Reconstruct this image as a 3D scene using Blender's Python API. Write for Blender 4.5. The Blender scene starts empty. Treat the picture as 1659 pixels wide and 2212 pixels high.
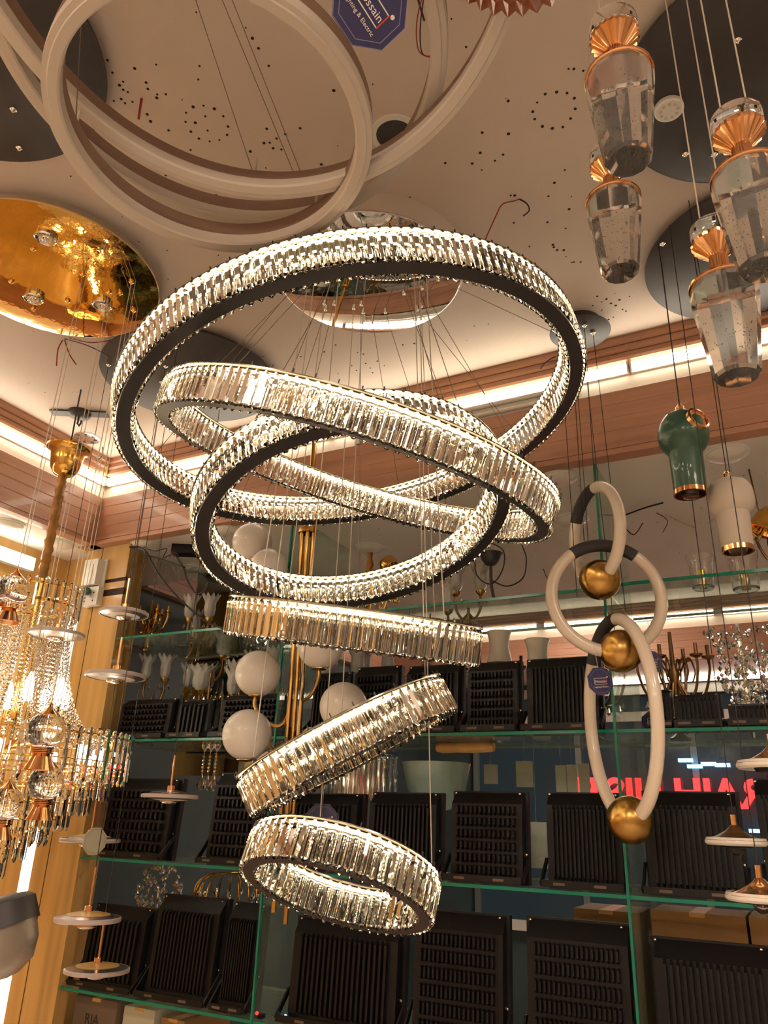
import bpy, math, random
from mathutils import Matrix, Vector, Euler

# ------------------------------------------------------------------ camera, light, exposure
scene = bpy.context.scene
col = scene.collection
random.seed(7)
cam_data = bpy.data.cameras.new('camera')
cam_data.sensor_fit = 'HORIZONTAL'; cam_data.sensor_width = 36.0
cam_data.lens = 36.0 * 1650.0 / 1659.0
cam_data.clip_start = 0.02
cam = bpy.data.objects.new('camera', cam_data); col.objects.link(cam)
PITCH, YAW, ROLL = 0.38243, 0.48851, 0.03403
fwd = Vector((-math.sin(YAW)*math.cos(PITCH), math.cos(YAW)*math.cos(PITCH), math.sin(PITCH)))
r0 = Vector((math.cos(YAW), math.sin(YAW), 0)); u0 = r0.cross(fwd)
rt = r0*math.cos(ROLL) + u0*math.sin(ROLL); up = -r0*math.sin(ROLL) + u0*math.cos(ROLL)
cam.matrix_world = Matrix(((rt.x, up.x, -fwd.x, 0), (rt.y, up.y, -fwd.y, 0), (rt.z, up.z, -fwd.z, 1.6), (0, 0, 0, 1)))
scene.camera = cam
world = bpy.data.worlds.new('world'); scene.world = world; world.use_nodes = True
world.node_tree.nodes['Background'].inputs[0].default_value = (1.0, 0.85, 0.7, 1)
world.node_tree.nodes['Background'].inputs[1].default_value = 0.05
scene.view_settings.view_transform = 'Standard'; scene.view_settings.look = 'None'
scene.view_settings.exposure = 0.6; scene.view_settings.gamma = 1.0
scene.view_settings.use_curve_mapping = False
cy = scene.cycles
cy.max_bounces = 10; cy.transmission_bounces = 9; cy.glossy_bounces = 4; cy.diffuse_bounces = 3; cy.transparent_max_bounces = 10
cy.caustics_reflective = False; cy.caustics_refractive = False
cy.sample_clamp_indirect = 4.0
cy.use_denoising = True
cy.use_adaptive_sampling = True; cy.adaptive_threshold = 0.07; cy.adaptive_min_samples = 10
cy.use_light_tree = False
TUBE = 9.5      # emission of the cove tubes
LED = 9.0      # emission of the ring chandelier's LED strips
FILL_PANEL = 18.0 # emission of the added ceiling fill panels, mostly behind the camera

# ------------------------------------------------------------------ materials
def mat(name, base, rough=0.5, metal=0.0, trans=0.0, ior=1.45, emit=None, estr=0.0, noise=None, bump=None, coat=0.0, spec=None):
    m = bpy.data.materials.new(name); m.use_nodes = True
    nt = m.node_tree; b = nt.nodes['Principled BSDF']
    b.inputs['Base Color'].default_value = (*base, 1); b.inputs['Roughness'].default_value = rough
    b.inputs['Metallic'].default_value = metal; b.inputs['IOR'].default_value = ior
    b.inputs['Transmission Weight'].default_value = trans; b.inputs['Coat Weight'].default_value = coat
    if spec is not None: b.inputs['Specular IOR Level'].default_value = spec
    if emit: b.inputs['Emission Color'].default_value = (*emit, 1); b.inputs['Emission Strength'].default_value = estr
    if noise or bump:
        tc = nt.nodes.new('ShaderNodeTexCoord'); mp = nt.nodes.new('ShaderNodeMapping')
        nt.links.new(tc.outputs['Object'], mp.inputs['Vector'])
        nz = nt.nodes.new('ShaderNodeTexNoise'); nz.inputs['Detail'].default_value = 5
        nt.links.new(mp.outputs[0], nz.inputs['Vector'])
        s = (noise or bump)
        nz.inputs['Scale'].default_value = s[0]
        if len(s) > 2: mp.inputs['Scale'].default_value = s[2]
        if noise:
            cr = nt.nodes.new('ShaderNodeValToRGB')
            lo = [c*(1-noise[1]) for c in base]; hi = [min(1, c*(1+noise[1])) for c in base]
            cr.color_ramp.elements[0].position = 0.3; cr.color_ramp.elements[1].position = 0.7
            cr.color_ramp.elements[0].color = (*lo, 1); cr.color_ramp.elements[1].color = (*hi, 1)
            nt.links.new(nz.outputs['Fac'], cr.inputs['Fac']); nt.links.new(cr.outputs['Color'], b.inputs['Base Color'])
        if bump:
            bp = nt.nodes.new('ShaderNodeBump'); bp.inputs['Strength'].default_value = bump[1]
            bp.inputs['Distance'].default_value = 0.01
            if noise:
                n2 = nt.nodes.new('ShaderNodeTexNoise'); n2.inputs['Scale'].default_value = bump[0]
                nt.links.new(tc.outputs['Object'], n2.inputs['Vector']); nt.links.new(n2.outputs['Fac'], bp.inputs['Height'])
            else: nt.links.new(nz.outputs['Fac'], bp.inputs['Height'])
            nt.links.new(bp.outputs['Normal'], b.inputs['Normal'])
    return m

def pane_mat(name, tint, gloss=0.9, haze=0.16):
    m = bpy.data.materials.new(name); m.use_nodes = True; nt = m.node_tree; nt.nodes.remove(nt.nodes['Principled BSDF'])
    out = nt.nodes['Material Output']; t = nt.nodes.new('ShaderNodeBsdfTransparent'); t.inputs[0].default_value = (*tint, 1)
    g = nt.nodes.new('ShaderNodeBsdfGlossy'); g.inputs['Roughness'].default_value = 0.02; g.inputs[0].default_value = (gloss,)*3 + (1,)
    lw = nt.nodes.new('ShaderNodeLayerWeight'); lw.inputs[0].default_value = 0.5
    pw = nt.nodes.new('ShaderNodeMath'); pw.operation = 'POWER'; pw.inputs[1].default_value = 4.0; nt.links.new(lw.outputs['Facing'], pw.inputs[0])
    f = nt.nodes.new('ShaderNodeMath'); f.operation = 'MULTIPLY_ADD'; f.inputs[1].default_value = 0.45; f.inputs[2].default_value = 0.04; nt.links.new(pw.outputs[0], f.inputs[0])
    mx = nt.nodes.new('ShaderNodeMixShader'); nt.links.new(f.outputs[0], mx.inputs[0])
    nt.links.new(t.outputs[0], mx.inputs[1]); nt.links.new(g.outputs[0], mx.inputs[2])
    dd = nt.nodes.new('ShaderNodeBsdfDiffuse'); dd.inputs[0].default_value = (0.55, 0.60, 0.48, 1)     # pale green diffuse haze mixed into the clear pane
    nz = nt.nodes.new('ShaderNodeTexNoise'); nz.inputs['Scale'].default_value = 9.0; nz.inputs['Detail'].default_value = 6.0
    mr = nt.nodes.new('ShaderNodeMapRange'); mr.inputs[1].default_value = 0.3; mr.inputs[2].default_value = 0.75; mr.inputs[3].default_value = haze*0.4; mr.inputs[4].default_value = haze
    nt.links.new(nz.outputs['Fac'], mr.inputs[0])
    m2 = nt.nodes.new('ShaderNodeMixShader'); nt.links.new(mr.outputs[0], m2.inputs[0]); nt.links.new(mx.outputs[0], m2.inputs[1]); nt.links.new(dd.outputs[0], m2.inputs[2])
    nt.links.new(m2.outputs[0], out.inputs[0])
    return m

M = {}
M['ceiling'] = mat('ceiling_paint', (0.70, 0.595, 0.51), 0.75, noise=(1.6, 0.06), bump=(60, 0.08))
M['soffit'] = mat('soffit_paint', (0.80, 0.74, 0.67), 0.7, noise=(2.2, 0.07))
M['band'] = mat('cove_band_paint', (0.85, 0.78, 0.66), 0.6, noise=(3, 0.04))
M['wood_pink'] = mat('pinkish_wood', (0.50, 0.26, 0.165), 0.42, noise=(3.0, 0.16, (0.6, 0.6, 9)), coat=0.15)
M['wood_brown'] = mat('brown_moulding_wood', (0.40, 0.195, 0.11), 0.4, noise=(3.0, 0.18, (0.6, 0.6, 10)), coat=0.15)
M['wood_ply'] = mat('ochre_plywood', (0.60, 0.36, 0.125), 0.4, noise=(2.2, 0.22, (10, 10, 0.7)), coat=0.2)
M['wood_strip'] = mat('pale_ochre_wood', (0.62, 0.37, 0.12), 0.4, noise=(2.2, 0.15, (10, 10, 0.7)), coat=0.2)
M['joint'] = mat('dark_joint', (0.04, 0.018, 0.012), 0.7)
M['wall'] = mat('shop_wall', (0.45, 0.38, 0.30), 0.7, noise=(1.2, 0.1))
M['floor'] = mat('floor_tiles', (0.74, 0.67, 0.60), 0.25, noise=(2.0, 0.15))
M['teal_wall'] = mat('teal_grey_wall', (0.055, 0.085, 0.09), 0.6, noise=(1.5, 0.2))
M['mint'] = mat('mint_frosted_glass', (0.42, 0.58, 0.52), 0.3, coat=0.3)
M['bulb_green'] = mat('green_indicator', (0.05, 0.6, 0.2), 0.3, emit=(0.1, 1.0, 0.4), estr=1.5)
M['mirror'] = mat('mirror_glass', (0.50, 0.57, 0.57), 0.02, metal=1.0)
M['tube'] = mat('lit_tube', (1, 0.95, 0.82), 0.5, emit=(1.0, 0.89, 0.70), estr=TUBE)
M['white_plastic'] = mat('white_plastic', (0.78, 0.76, 0.70), 0.4)
M['pane'] = pane_mat('clear_shelf_glass', (0.90, 0.96, 0.93))
M['edge_green'] = mat('green_glass_edge', (0.02, 0.30, 0.19), 0.15, trans=0.25)
M['crystal'] = mat('cut_crystal', (1.0, 0.985, 0.95), 0.0, trans=1.0, ior=1.52)
M['bubble_glass'] = mat('bubble_crystal', (0.97, 0.95, 0.90), 0.06, trans=0.92, ior=1.3)
M['smoke_glass'] = mat('smoky_opal_glass', (0.30, 0.25, 0.19), 0.35, trans=0.3)
M['frosted'] = mat('frosted_tulip_glass', (0.93, 0.90, 0.82), 0.22, trans=0.55, ior=1.4)
M['disc_metal'] = mat('mauve_grey_metal', (0.30, 0.25, 0.25), 0.25, metal=0.8)
M['disc_rim'] = mat('soft_acrylic_rim', (0.52, 0.44, 0.40), 0.35)
M['frame_teal'] = mat('grey_green_frame', (0.16, 0.19, 0.18), 0.5)
M['rear_edge'] = mat('bright_glass_edge', (0.62, 0.68, 0.58), 0.2, coat=0.4)
M['glass'] = mat('clear_glass', (1, 1, 1), 0.0, trans=1.0, ior=1.45)
M['led_white'] = mat('white_led_channel', (0.85, 0.78, 0.66), 0.35, metal=0.35)
M['steel'] = mat('polished_steel', (0.86, 0.78, 0.66), 0.28, metal=1.0)
M['chrome'] = mat('chrome', (0.82, 0.8, 0.77), 0.08, metal=1.0)
M['chrome_dark'] = mat('smoked_chrome', (0.30, 0.27, 0.24), 0.2, metal=1.0)
M['frame_grey'] = mat('dark_grey_frame', (0.055, 0.052, 0.054), 0.42, metal=0.3, noise=(30, 0.1))
M['led'] = mat('led_strip', (1, 0.9, 0.7), 0.5, emit=(1.0, 0.78, 0.46), estr=LED)
M['cable_clear'] = mat('pale_cable', (0.62, 0.54, 0.44), 0.4)
M['cable_steel'] = mat('steel_cable', (0.20, 0.15, 0.11), 0.4, metal=0.5)
M['cable_black'] = mat('black_cable', (0.025, 0.018, 0.015), 0.5)
M['mirror_canopy'] = mat('mirror_canopy', (0.75, 0.78, 0.78), 0.02, metal=1.0, bump=(7, 0.06))
M['canopy_cream'] = mat('cream_canopy_rim', (0.6, 0.52, 0.44), 0.4)
M['canopy_dark'] = mat('dark_grey_canopy', (0.055, 0.05, 0.05), 0.5, noise=(20, 0.1))
M['gold_mirror'] = mat('gold_mirror', (0.83, 0.52, 0.14), 0.04, metal=1.0, bump=(6, 0.30))
M['gold'] = mat('polished_gold', (0.80, 0.48, 0.12), 0.15, metal=1.0, noise=(12, 0.1))
M['rose_gold'] = mat('rose_gold', (0.80, 0.42, 0.20), 0.14, metal=1.0)
M['brass'] = mat('brushed_brass', (0.55, 0.32, 0.09), 0.28, metal=1.0, noise=(9, 0.25))
M['brass_dark'] = mat('aged_brass', (0.22, 0.12, 0.045), 0.35, metal=0.9, noise=(20, 0.3))
M['white_ring'] = mat('white_diffuser', (0.62, 0.55, 0.47), 0.45)
M['ring_brown'] = mat('bronze_ring_wall', (0.27, 0.17, 0.12), 0.45, metal=0.2)
M['opal'] = mat('opal_globe', (0.80, 0.74, 0.66), 0.3, coat=0.2)
M['milk_tube'] = mat('milky_tube', (0.82, 0.70, 0.56), 0.25, coat=0.4)
M['grey_sleeve'] = mat('dark_grey_sleeve', (0.045, 0.04, 0.042), 0.6)
M['green'] = mat('deep_green_lacquer', (0.03, 0.09, 0.055), 0.35, coat=0.3)
M['offwhite'] = mat('off_white_lacquer', (0.55, 0.47, 0.38), 0.6)
M['black'] = mat('black_powder_coat', (0.008, 0.007, 0.008), 0.45, noise=(40, 0.2), spec=0.35)
M['bolt'] = mat('bolt_steel', (0.6, 0.5, 0.38), 0.25, metal=1.0)
M['blue'] = mat('blue_acrylic', (0.022, 0.026, 0.10), 0.25, coat=0.6)
M['blue_edge'] = mat('pale_blue_edge', (0.20, 0.19, 0.38), 0.3)
M['print_white'] = mat('white_print', (0.75, 0.66, 0.60), 0.5)
M['print_red'] = mat('red_print', (0.55, 0.04, 0.03), 0.5)
M['red_wire'] = mat('red_wire', (0.30, 0.012, 0.01), 0.4)
M['yellow_wire'] = mat('yellow_wire', (0.65, 0.42, 0.03), 0.4)
M['sleeve_cloth'] = mat('brown_satin_sleeve', (0.38, 0.17, 0.025), 0.35, noise=(22, 0.35), bump=(40, 0.6))
M['bulb'] = mat('lit_bulb', (1, 0.9, 0.7), 0.4, emit=(1.0, 0.86, 0.64), estr=17.0)
M['amber_glass'] = mat('amber_glass', (0.45, 0.15, 0.06), 0.08, trans=0.75, ior=1.45)
M['carton'] = mat('brown_carton', (0.36, 0.19, 0.07), 0.7, noise=(6, 0.12))
M['carton_dark'] = mat('grey_brown_carton', (0.16, 0.11, 0.075), 0.7, noise=(6, 0.12))
M['paper'] = mat('pale_green_paper', (0.62, 0.66, 0.56), 0.6)
M['cream_box'] = mat('cream_box', (0.52, 0.50, 0.36), 0.6)
M['dark_hole'] = mat('dark_hole', (0.02, 0.014, 0.01), 0.9)
M['bubble'] = mat('trapped_bubbles', (0.9, 0.86, 0.78), 0.1, coat=0.5)
M['neon'] = mat('red_neon', (0.6, 0.02, 0.02), 0.5, emit=(1.0, 0.02, 0.02), estr=3.0)
M['fill_panel'] = mat('fill_panel_glow', (1, 1, 1), 0.5, emit=(1.0, 0.82, 0.66), estr=FILL_PANEL)
M['window_blue'] = mat('night_window', (0.02, 0.028, 0.032), 0.08, emit=(0.2, 0.32, 0.38), estr=0.03)
M['screen_blue'] = mat('blue_screen', (0.1, 0.3, 0.6), 0.3, emit=(0.25, 0.6, 1.0), estr=2.5)

# ------------------------------------------------------------------ mesh helpers
class MB:
    def __init__(s): s.v = []; s.f = []; s.mi = []
    def add(s, v, f, T=None, mi=0):
        n = len(s.v)
        s.v += [tuple(T @ Vector(p)) for p in v] if T is not None else [tuple(p) for p in v]
        s.f += [tuple(i+n for i in q) for q in f]; s.mi += [mi]*len(f); return s
    def box(s, lo, hi, T=None, mi=0):
        x0, y0, z0 = lo; x1, y1, z1 = hi
        v = [(x0,y0,z0),(x1,y0,z0),(x1,y1,z0),(x0,y1,z0),(x0,y0,z1),(x1,y0,z1),(x1,y1,z1),(x0,y1,z1)]
        return s.add(v, [(0,3,2,1),(4,5,6,7),(0,1,5,4),(1,2,6,5),(2,3,7,6),(3,0,4,7)], T, mi)
    def lathe(s, prof, n=32, T=None, closed=False, mi=0):
        v = []; f = []; idx = []
        for r, z in prof:
            if abs(r) < 1e-6: idx.append([len(v)]*n); v.append((0, 0, z))
            else:
                idx.append(list(range(len(v), len(v)+n)))
                v += [(r*math.cos(2*math.pi*i/n), r*math.sin(2*math.pi*i/n), z) for i in range(n)]
        m = len(prof)
        for k in range(m if closed else m-1):
            a = idx[k]; b = idx[(k+1) % m]
            for i in range(n):
                j = (i+1) % n; q = []
                for t in (a[i], a[j], b[j], b[i]):
                    if t not in q: q.append(t)
                if len(q) > 2: f.append(tuple(q))
        return s.add(v, f, T, mi)
    def tube(s, pts, r, n=8, closed=False, T=None, caps=True, mi=0):
        P = [Vector(p) for p in pts]; m = len(P); v = []; f = []
        rr = r if isinstance(r, (list, tuple)) else [r]*m
        prev = None
        for k in range(m):
            if closed: t = P[(k+1) % m]-P[k-1]
            else: t = P[min(k+1, m-1)]-P[max(k-1, 0)]
            t.normalize()
            if prev is None:
                a = Vector((0, 0, 1)) if abs(t.z) < 0.9 else Vector((1, 0, 0)); e = t.cross(a).normalized()
            else: e = (prev - t*prev.dot(t)).normalized()
            prev = e; g = t.cross(e)
            v += [P[k] + (e*math.cos(2*math.pi*i/n) + g*math.sin(2*math.pi*i/n))*rr[k] for i in range(n)]
        for k in range(m if closed else m-1):
            a = k*n; b = ((k+1) % m)*n
            for i in range(n): f.append((a+i, a+(i+1) % n, b+(i+1) % n, b+i))
        if caps and not closed: f += [tuple(range(n-1, -1, -1)), tuple((m-1)*n+i for i in range(n))]
        return s.add(v, f, T, mi)
    def sphere(s, c, r, nu=16, nv=10, T=None, sz=1.0, mi=0):
        pr = [(r*math.sin(math.pi*k/nv), -r*sz*math.cos(math.pi*k/nv)) for k in range(nv+1)]
        pr[0] = (0, -r*sz); pr[-1] = (0, r*sz)
        Q = Matrix.Translation(c); return s.lathe(pr, nu, (T @ Q) if T is not None else Q, mi=mi)
    def prism(s, poly, z0, z1, T=None, mi=0):
        n = len(poly); v = [(x, y, z0) for x, y in poly] + [(x, y, z1) for x, y in poly]
        f = [tuple(range(n-1, -1, -1)), tuple(range(n, 2*n))] + [(i, (i+1) % n, n+(i+1) % n, n+i) for i in range(n)]
        return s.add(v, f, T, mi)
    def mesh(s, name, mats, smooth=40):
        me = bpy.data.meshes.new(name); me.from_pydata(s.v, [], s.f); me.validate()
        for m in (mats if isinstance(mats, (list, tuple)) else [mats]): me.materials.append(m)
        if max(s.mi, default=0) > 0:
            for p, i in zip(me.polygons, s.mi): p.material_index = i
        if smooth:
            for p in me.polygons: p.use_smooth = True
            me.set_sharp_from_angle(angle=math.radians(smooth))
        me.update(); return me
    def build(s, name, mats, parent=None, T=None, smooth=40):
        return link(name, s.mesh(name, mats, smooth), parent, T)

def link(name, me, parent=None, T=None):
    o = bpy.data.objects.new(name, me); col.objects.link(o)
    if parent is not None: o.parent = parent
    if T is not None: o.matrix_local = T
    return o
def tag(o, label=None, cat=None, group=None, kind=None):
    for k, v in (('label', label), ('category', cat), ('group', group), ('kind', kind)):
        if v: o[k] = v
    return o
def thing(name, loc, label, cat, group=None, T=None):
    o = link(name, None, None, T if T is not None else Matrix.Translation(loc)); o.empty_display_size = 0.05
    return tag(o, label, cat, group)
def struct(o): return tag(o, kind='structure')
def tr(x, y=None, z=None): return Matrix.Translation(x if y is None else (x, y, z))
def rot(a, ax): return Matrix.Rotation(a, 4, ax)
def frame_from(c, n):
    n = Vector(n).normalized(); e1 = n.cross(Vector((0, 1, 0))).normalized() * -1; e2 = n.cross(e1)
    return Matrix(((e1.x, e2.x, n.x, c[0]), (e1.y, e2.y, n.y, c[1]), (e1.z, e2.z, n.z, c[2]), (0, 0, 0, 1)))
def text_mesh(s, size, m, depth=0.0004, offset=0.0):
    cu = bpy.data.curves.new('lettering', 'FONT'); cu.body = s; cu.size = size; cu.extrude = depth; cu.offset = offset
    cu.align_x = 'CENTER'; cu.align_y = 'CENTER'; cu.resolution_u = 3
    ob = bpy.data.objects.new('lettering', cu); col.objects.link(ob)
    dg = bpy.context.evaluated_depsgraph_get(); me = bpy.data.meshes.new_from_object(ob.evaluated_get(dg))
    bpy.data.objects.remove(ob); bpy.data.curves.remove(cu)
    me.materials.clear(); me.materials.append(m); return me
def spline(pts, n=6):
    P = [Vector(p) for p in pts]; out = []
    for k in range(len(P)-1):
        a = P[max(k-1, 0)]; b = P[k]; c = P[k+1]; d = P[min(k+2, len(P)-1)]
        for i in range(n):
            t = i/n
            out.append(0.5*((2*b) + (c-a)*t + (2*a-5*b+4*c-d)*t*t + (3*b-a-3*c+d)*t**3))
    out.append(P[-1]); return out
TAU = 2*math.pi
CZ = 3.10   # ceiling height
HOLES = [(-1.106, 0.740, 3.100), (-1.119, 0.767, 3.100), (-1.067, 0.781, 3.100), (-1.114, 0.794, 3.100), (-1.128, 0.797, 3.100), (-1.129, 0.809, 3.100), (-1.124, 0.818, 3.100), (-1.069, 0.818, 3.100), (-1.170, 0.821, 3.100), (-1.151, 0.825, 3.100), (-1.151, 0.837, 3.100), (-1.133, 0.842, 3.100), (-1.077, 0.832, 3.100), (-1.075, 0.858, 3.100), (-1.068, 0.852, 3.100), (-1.050, 0.860, 3.100), (-1.126, 0.882, 3.100), (-1.133, 0.900, 3.100), (-1.205, 0.839, 3.100), (-1.112, 0.938, 3.100), (-1.016, 0.913, 3.100), (-0.992, 0.921, 3.100), (-0.975, 0.938, 3.100), (-0.969, 0.963, 3.100), (-1.041, 0.918, 3.100), (-1.007, 0.945, 3.100), (-1.059, 0.937, 3.100), (-1.040, 0.949, 3.100), (-1.028, 0.979, 3.100), (-0.977, 0.991, 3.100), (-1.066, 0.964, 3.100), (-0.994, 1.009, 3.100), (-1.062, 0.988, 3.100), (-1.044, 1.006, 3.100), (-1.020, 1.013, 3.100), (-1.103, 1.006, 3.100), (-0.793, 0.837, 3.100), (-0.795, 0.861, 3.100), (-0.799, 0.904, 3.100), (-0.898, 1.036, 3.100), (-0.893, 1.069, 3.100), (-0.915, 1.072, 3.100), (-0.928, 1.067, 3.100), (-0.917, 1.089, 3.100), (-0.901, 1.101, 3.100), (-0.867, 1.068, 3.100), (-0.826, 1.069, 3.100), (-0.973, 1.073, 3.100), (-0.837, 1.182, 3.100), (-0.848, 1.191, 3.100), (-0.703, 1.017, 3.100), (-1.234, 1.022, 3.100), (-1.238, 1.040, 3.100), (-1.231, 1.050, 3.100), (-1.214, 1.041, 3.100), (-1.139, 1.149, 3.100), (-1.129, 1.169, 3.100), (-1.114, 1.184, 3.100), (-1.112, 1.218, 3.100), (-0.285, 1.229, 3.100), (-0.261, 1.235, 3.100), (-0.241, 1.247, 3.100), (-0.230, 1.267, 3.100), (-0.235, 1.295, 3.100), (-0.251, 1.316, 3.100), (-0.273, 1.331, 3.100), (-0.296, 1.324, 3.100), (-0.315, 1.309, 3.100), (-0.325, 1.282, 3.100), (-0.323, 1.261, 3.100), (-0.307, 1.242, 3.100), (-0.364, 1.210, 3.100), (-0.446, 1.265, 3.100), (-0.392, 1.295, 3.100), (-0.471, 1.318, 3.100), (-0.447, 1.356, 3.100), (-0.423, 1.347, 3.100), (-0.500, 1.340, 3.100), (-0.223, 1.191, 3.100), (-0.213, 1.196, 3.100), (-0.196, 1.209, 3.100), (-0.186, 1.217, 3.100), (-0.401, 1.049, 3.100), (-0.336, 1.486, 3.100), (-0.302, 1.457, 3.100), (-0.362, 1.523, 3.100), (-0.390, 1.612, 3.100), (-0.326, 1.590, 3.100), (-0.352, 1.655, 3.100), (-0.472, 1.575, 3.100), (-0.559, 1.310, 3.100), (-0.401, 1.703, 3.100), (-0.401, 1.713, 3.100), (-0.396, 1.728, 3.100), (-0.372, 1.796, 3.100), (-0.366, 1.797, 3.100), (-0.349, 1.805, 3.100), (-0.379, 1.736, 3.100), (-0.439, 1.483, 3.100), (-0.448, 1.479, 3.100), (-0.494, 2.237, 3.100), (-1.215, 2.003, 3.100), (-1.215, 2.037, 3.100), (-1.163, 2.011, 3.100), (-1.118, 2.015, 3.100), (-1.162, 2.044, 3.100), (-1.109, 2.051, 3.100), (-1.142, 1.956, 3.100), (-1.169, 2.075, 3.100), (-0.993, 1.963, 3.100), (-0.954, 1.972, 3.100), (-1.260, 1.887, 3.100), (-1.202, 1.868, 3.100), (-1.350, 1.877, 3.100), (-0.341, 1.979, 3.100), (-0.335, 2.012, 3.100), (-0.319, 2.004, 3.100), (-0.311, 2.031, 3.100), (-0.300, 2.048, 3.100), (-0.284, 2.025, 3.100), (-0.285, 2.076, 3.100), (-0.277, 2.089, 3.100), (-0.319, 2.104, 3.100), (-0.335, 2.110, 3.100), (-0.253, 2.020, 3.100), (-0.344, 2.053, 3.100), (-0.364, 2.018, 3.100)]

# ------------------------------------------------------------------ the room
def slab(name, lo, hi, m, parent=None): return MB().box(lo, hi).build(name, m, parent, smooth=0)
XL, YB = -2.61, 2.215          # raised ceiling's left and rear edges
SOF = 2.68                     # lowered soffit height
WX, WY = -2.92, 2.50           # left wall, mirror wall
XR, YR = 2.3, -3.2             # right wall and rear (shop front) wall
ceiling = struct(slab('ceiling', (XL, YR, CZ), (XR, YB+0.049, CZ+0.08), M['ceiling']))
struct(slab('floor', (WX-0.1, YR-0.1, -0.08), (XR+0.1, 6.4, 0), M['floor']))
wall_left = struct(slab('wall_left', (WX-0.1, YR, 0), (WX, 2.6, CZ+0.08), M['wood_strip']))
struct(slab('wall_left_rear', (WX-0.1, 2.6, 0), (WX, 6.3, CZ+0.08), M['teal_wall']))
struct(slab('wall_right', (XR, YR, 0), (XR+0.1, 6.3, CZ+0.08), M['wall']))
wall_far = struct(slab('wall_back', (WX-0.1, 6.3, 0), (XR+0.1, 6.4, CZ+0.08), M['teal_wall']))
wall_front = struct(slab('wall_front', (WX-0.1, YR-0.1, 0), (XR+0.1, YR, CZ+0.08), M['wall']))
# soffits behind the cove
struct(slab('soffit_back', (XL-0.012, YB+0.012, SOF), (XR, 2.80, SOF+0.05), M['soffit']))
soffit_rear = struct(slab('soffit_rear', (-2.45, 2.80, SOF), (XR, 3.80, SOF+0.05), M['soffit']))
struct(slab('soffit_left', (WX, YR, SOF), (XL-0.012, 2.80, SOF+0.05), M['soffit']))
struct(slab('ceiling_rear', (WX, YB+0.05, CZ), (XR, 6.3, CZ+0.08), M['ceiling']))
struct(slab('soffit_far', (WX, 5.58, SOF), (XR, 6.3, SOF+0.05), M['soffit']))

def cove(nm, along, length):
    """one side of the tray: profile given as (depth behind the edge, z); along = matrix placing x along the edge, y behind it"""
    t = struct(MB().box((0, 0.05, SOF+0.05), (length, 0.10, CZ+0.08)).build(nm, M['band'], None, along, smooth=0))
    # crown moulding: three stepped boards
    for d0, z0, z1 in ((0.0, 3.072, 3.10), (0.010, 3.048, 3.071), (0.019, 3.022, 3.047)):
        v = [(d0, z1), (d0, z0+0.008), (d0+0.006, z0), (0.05, z0), (0.05, z1)]
        MB().prism([(a, b) for a, b in v], 0, length, Matrix(((0, 0, 1, 0), (1, 0, 0, 0), (0, 1, 0, 0), (0, 0, 0, 1)))).build('moulding_board', M['wood_brown'], t, smooth=0)
    # fascia: four boards and two small beads
    zs = [2.90, 2.853, 2.806, 2.759, 2.712]
    for k in range(4):
        v = [(0.0, zs[k]-0.002), (0.0, zs[k+1]+0.003), (0.0015, zs[k+1]), (0.05, zs[k+1]), (0.05, zs[k]), (0.002, zs[k])]
        MB().prism(v, 0, length, Matrix(((0, 0, 1, 0), (1, 0, 0, 0), (0, 1, 0, 0), (0, 0, 0, 1)))).build('fascia_board', M['wood_pink'], t, smooth=0)
    for d0, z0, z1 in ((-0.006, 2.696, 2.712), (-0.003, 2.676, 2.695)):
        MB().box((0, d0, z0), (length, 0.05, z1)).build('fascia_bead', M['wood_pink'], t, smooth=0)
    return t
cove('trim_1', tr(XL-0.1, YB, 0), XR-XL+0.1)
cove('trim_2', Matrix(((0, -1, 0, XL), (1, 0, 0, YR), (0, 0, 1, 0), (0, 0, 0, 1))), YB-YR+0.05)

cove('trim_3', tr(WX, 5.56, 0), XR-WX)
slab_l = cove('trim_4', Matrix(((0, -1, 0, WX+0.055), (1, 0, 0, 2.81), (0, 0, 1, 0), (0, 0, 0, 1))), 2.74)

def batten(label, x0, x1, T):
    t = thing('tube_light', (0,0,0), label, 'light', None, T)
    MB().box((x0, 0.040, 2.978), (x1, 0.05, 3.016)).build('housing', M['white_plastic'], t, smooth=0)
    MB().box((x0+0.006, 0.031, 2.980), (x1-0.006, 0.0395, 3.014)).build('diffuser', M['tube'], t, smooth=0)
    for x in (x0, x1-0.006): MB().box((x, 0.028, 2.977), (x+0.0055, 0.05, 3.017)).build('end_cap', M['white_plastic'], t, smooth=0)
TB = tr(XL, YB, 0); TL = Matrix(((0, -1, 0, XL), (1, 0, 0, YR), (0, 0, 1, 0), (0, 0, 0, 1)))
batten('lit cove tube on the rear side running from the room corner', -0.028, 1.16, TB)
batten('lit cove tube on the rear side behind the largest crystal ring', 1.17, 2.302, TB)
batten('lit cove tube on the rear side above the green pendant', 2.306, 3.45, TB)
batten('lit cove tube on the rear side at the right wall', 3.455, 4.60, TB)
batten('lit cove tube on the left side ending at the room corner', 4.25, 5.442, TL)
batten('lit cove tube on the left side, next one away from the corner', 3.08, 4.24, TL)
batten('lit cove tube on the left side near the shop front', 1.9, 3.07, TL)
TF = tr(WX, 5.56, 0)
for k in range(4): batten(['lit cove tube far behind the shelves at the left', 'lit cove tube far behind the shelves left of centre', 'lit cove tube far behind the shelves right of centre', 'lit cove tube far behind the shelves at the right'][k], 0.1+1.25*k, 1.3+1.25*k, TF)
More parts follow.
